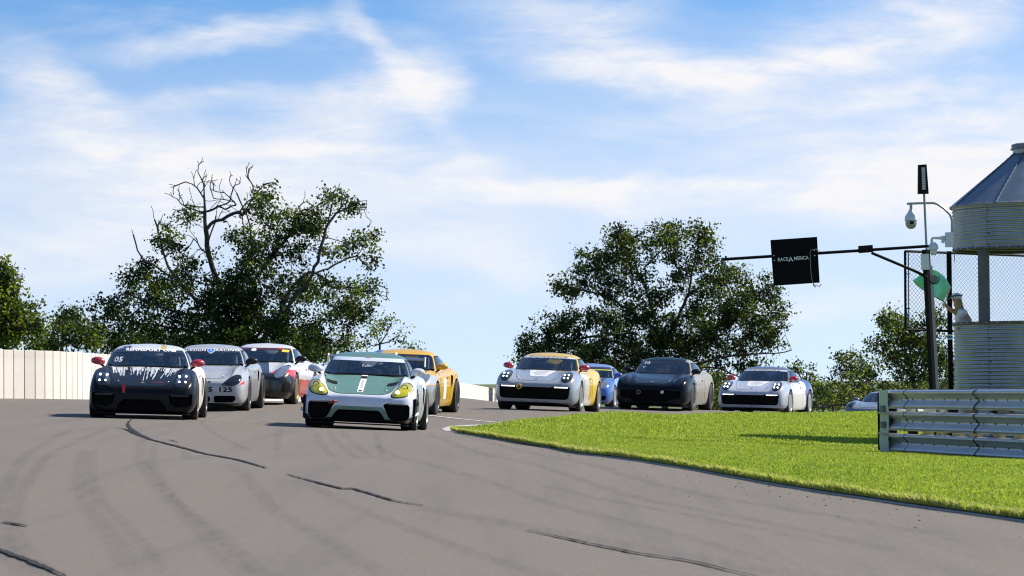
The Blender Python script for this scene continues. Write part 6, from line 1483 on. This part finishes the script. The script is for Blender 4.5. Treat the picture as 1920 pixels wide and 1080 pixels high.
T2 = [[(1247,800,0),(1245,740,0),(1243,700,0),(1238,660,0),(1232,620,0),(1222,580,0),(1212,545,.3),(1196,510,.3),(1182,470,.3)],[(1212,545,.3),(1209,500,.6),(1240,470,.8)],[(1232,620,0),(1190,590,-.6),(1150,562,-1),(1110,548,-1.2),(1068,538,-1.4)],
 [(1243,700,0),(1180,650,.8),(1120,630,1.2),(1050,640,1.6),(1000,660,1.8)],[(1238,660,0),(1270,600,-.4),(1292,550,-.6),(1300,500,-.8),(1310,460,-.8)],[(1292,550,-.6),(1330,530,-.2),(1370,520,0)],
 [(1243,700,0),(1290,650,.8),(1350,610,1.2),(1410,580,1.4)],[(1245,740,0),(1290,690,-1),(1340,672,-1.4),(1400,664,-1.6),(1460,662,-1.6),(1484,656,-1.6)],[(1290,690,-1),(1350,690,-.6),(1390,710,-.4)],[(1245,740,0),(1180,690,0),(1110,680,.4)]]
B2 = [(1170,448,36,30,1.1),(1175,480,50,40,1.1),(1245,440,48,24,1.1),(1235,470,40,40,.9),(1308,438,30,26,1.1),(1315,475,34,34),(1112,500,48,36,1.1),(1055,530,26,22),(1085,545,30,22),(1150,535,60,34,1.1),(1215,560,45,50,1.1),(1290,530,45,40),(1340,570,60,50,1.1),(1365,515,46,28),(1425,545,40,34),(1455,585,26,44,.9),(1400,600,70,45,1.1),(1300,620,70,50,1.2),(1200,620,80,42,1.2),(1030,625,50,34,1.1),(990,655,38,24),(1080,620,60,42,1.1),(1110,660,90,36,1.2),(1230,665,90,34,1.2),(1340,650,80,30,1.2),(1430,640,48,28,.9),(1462,625,26,22,.8),(1395,690,60,22,.7),(1150,590,50,30)]
tree('oak_tree', 'broad dense oak with a rounded crown standing behind the silver and black cars', 8, 196, T2, B2, [(1242,415,6,10,.3)], nA=104, leafn=22, size=.19, sig=.26)
tree('oak_tree', 'bright leafy tree cut by the left edge of the picture', 12, 112, [[(-30,760,0),(-20,700,0),(-5,640,0),(5,580,0),(10,530,0)],[(-5,640,0),(30,620,0),(50,610,.4)]], [(8,530,44,40,1.3),(-20,560,50,60,1.2),(25,590,50,30,1.3),(20,630,60,32,1.3),(60,610,24,22,1.1)], nA=80, leafn=26, size=.15, tint=.16, sig=.18)
def bush(label, seed, d, blobs, name='shade_tree', tint=0, nA=135, leafn=20, size=.15, sig=.22, trunkx=None, cat='tree', y0=790):
    if d >= 185: size *= 1.25; sig *= 1.2
    x = trunkx if trunkx is not None else sum(b[0] for b in blobs)/len(blobs); yt = max(b[1] for b in blobs)
    tr = [[(x, y0, 0), (x+2, (y0+yt)/2+10, 0), (x, yt, 0)]]+[[(x, yt, 0), ((x+b[0])/2, (yt+b[1])/2+4, 0), (b[0], b[1], 0)] for b in blobs if abs(b[0]-x)+abs(b[1]-yt) > 14]
    tree(name, label, seed, d, tr, blobs, (), nA=nA, leafn=leafn, size=size, tint=tint, sig=sig, step=.4, cat=cat)
bush('dark bushy tree rising above the wall just left of the number 05 car', 21, 140, [(128,600,30,26,1.2),(100,625,34,28,1.2),(150,625,40,30,1.2),(85,648,40,20,1.2)], tint=.02)
bush('low dark tree directly above the roof of the number 05 car', 22, 158, [(215,640,50,30,1.3),(280,645,60,28,1.3)])
bush('dense dark tree above the roof of the light grey 125 car', 23, 160, [(360,650,60,32,1.4),(430,655,60,28,1.4)])
bush('dark low tree above the roof of the white and red car', 24, 162, [(510,650,60,28,1.3),(585,645,40,30,1.1),(600,660,30,22)], tint=.05)
bush('small pale green tree seen between the white mirror and the green roof', 25, 185, [(640,640,26,22,.8),(650,655,30,16,.9),(575,670,26,22,.9)], tint=.2, leafn=14)
bush('slender far tree with open branches left of the gap in the sky', 26, 205, [(735,605,26,16,.7),(705,620,22,20,.8),(690,645,20,16,.8),(745,630,16,14,.6)], tint=.12, leafn=14, trunkx=712)
bush('tiny far treetop just above the yellow car roof', 27, 215, [(770,647,20,12,.9)], tint=.02, leafn=14, size=.13)
bush('dark lower tree below the broad oak, behind the blue car', 28, 200, [(1095,690,70,28,1.3),(1010,675,44,22,1.1),(1150,700,60,26,1.2)])
bush('dark bushes behind the mirror of the black 515 car', 29, 200, [(1310,710,60,34,1.2),(1345,735,40,36,1.3),(1230,720,60,30,1.2)], tint=.02)
bush('grey green tree behind the roof of the rightmost silver white car', 30, 200, [(1512,700,26,22,.9),(1495,690,22,16,.8),(1540,735,36,30,1.1)], tint=.10, leafn=16)
bush('dark round tree standing left of the guardrail end', 31, 195, [(1590,690,36,30,1.1),(1575,672,18,14,.8),(1620,700,28,26,1.0),(1600,725,40,20,.9)], tint=.02, leafn=17, trunkx=1608)
bush('tall airy tree behind the gantry post and the catch fence', 32, 190, [(1675,600,28,22,1.0),(1692,625,40,28,1.0),(1650,645,30,24,.8),(1720,660,46,30,1.0),(1680,680,46,24,.8),(1752,610,30,30,.8),(1755,660,30,40,.8),(1728,705,50,24,.9),(1700,580,14,10,.7),(1780,690,26,40,.8)], tint=.08, leafn=15, trunkx=1712, nA=210)
bush('low scrub along the foot of the far trees right of the last silver car', 33, 170, [(1560,755,60,18,1.2),(1620,748,50,18,1.2),(1505,760,30,16,1.0)], name='scrub_bush', tint=.08, cat='bush', y0=800)
bush('low scrub hidden by the guardrail end and the tower', 34, 172, [(1690,745,60,18,1.2),(1755,742,40,16,1.2),(1650,735,30,16)], name='scrub_bush', tint=.06, cat='bush', y0=800)
bush('low dark scrub between the black 515 car and the last silver car', 35, 168, [(1345,752,50,20,1.3),(1400,745,60,26,1.2),(1460,750,50,20,1.1)], name='scrub_bush', tint=.03, cat='bush', y0=800)

bush('far rounded tree line showing right of the broad oak, over the dark roof', 36, 230, [(1480,735,36,22,1.2),(1530,742,40,20,1.2),(1440,735,30,20,1.1)], tint=.0, y0=790)
bush('far low thicket seen just left of the guardrail above the grass', 37, 225, [(1580,745,46,20,1.3),(1630,738,36,24,1.3),(1670,735,30,24,1.2)], tint=.0, y0=790)
bush('far low thicket seen between the gantry post and the tower', 38, 222, [(1712,735,36,22,1.3),(1765,735,30,24,1.3)], tint=.0, y0=790)
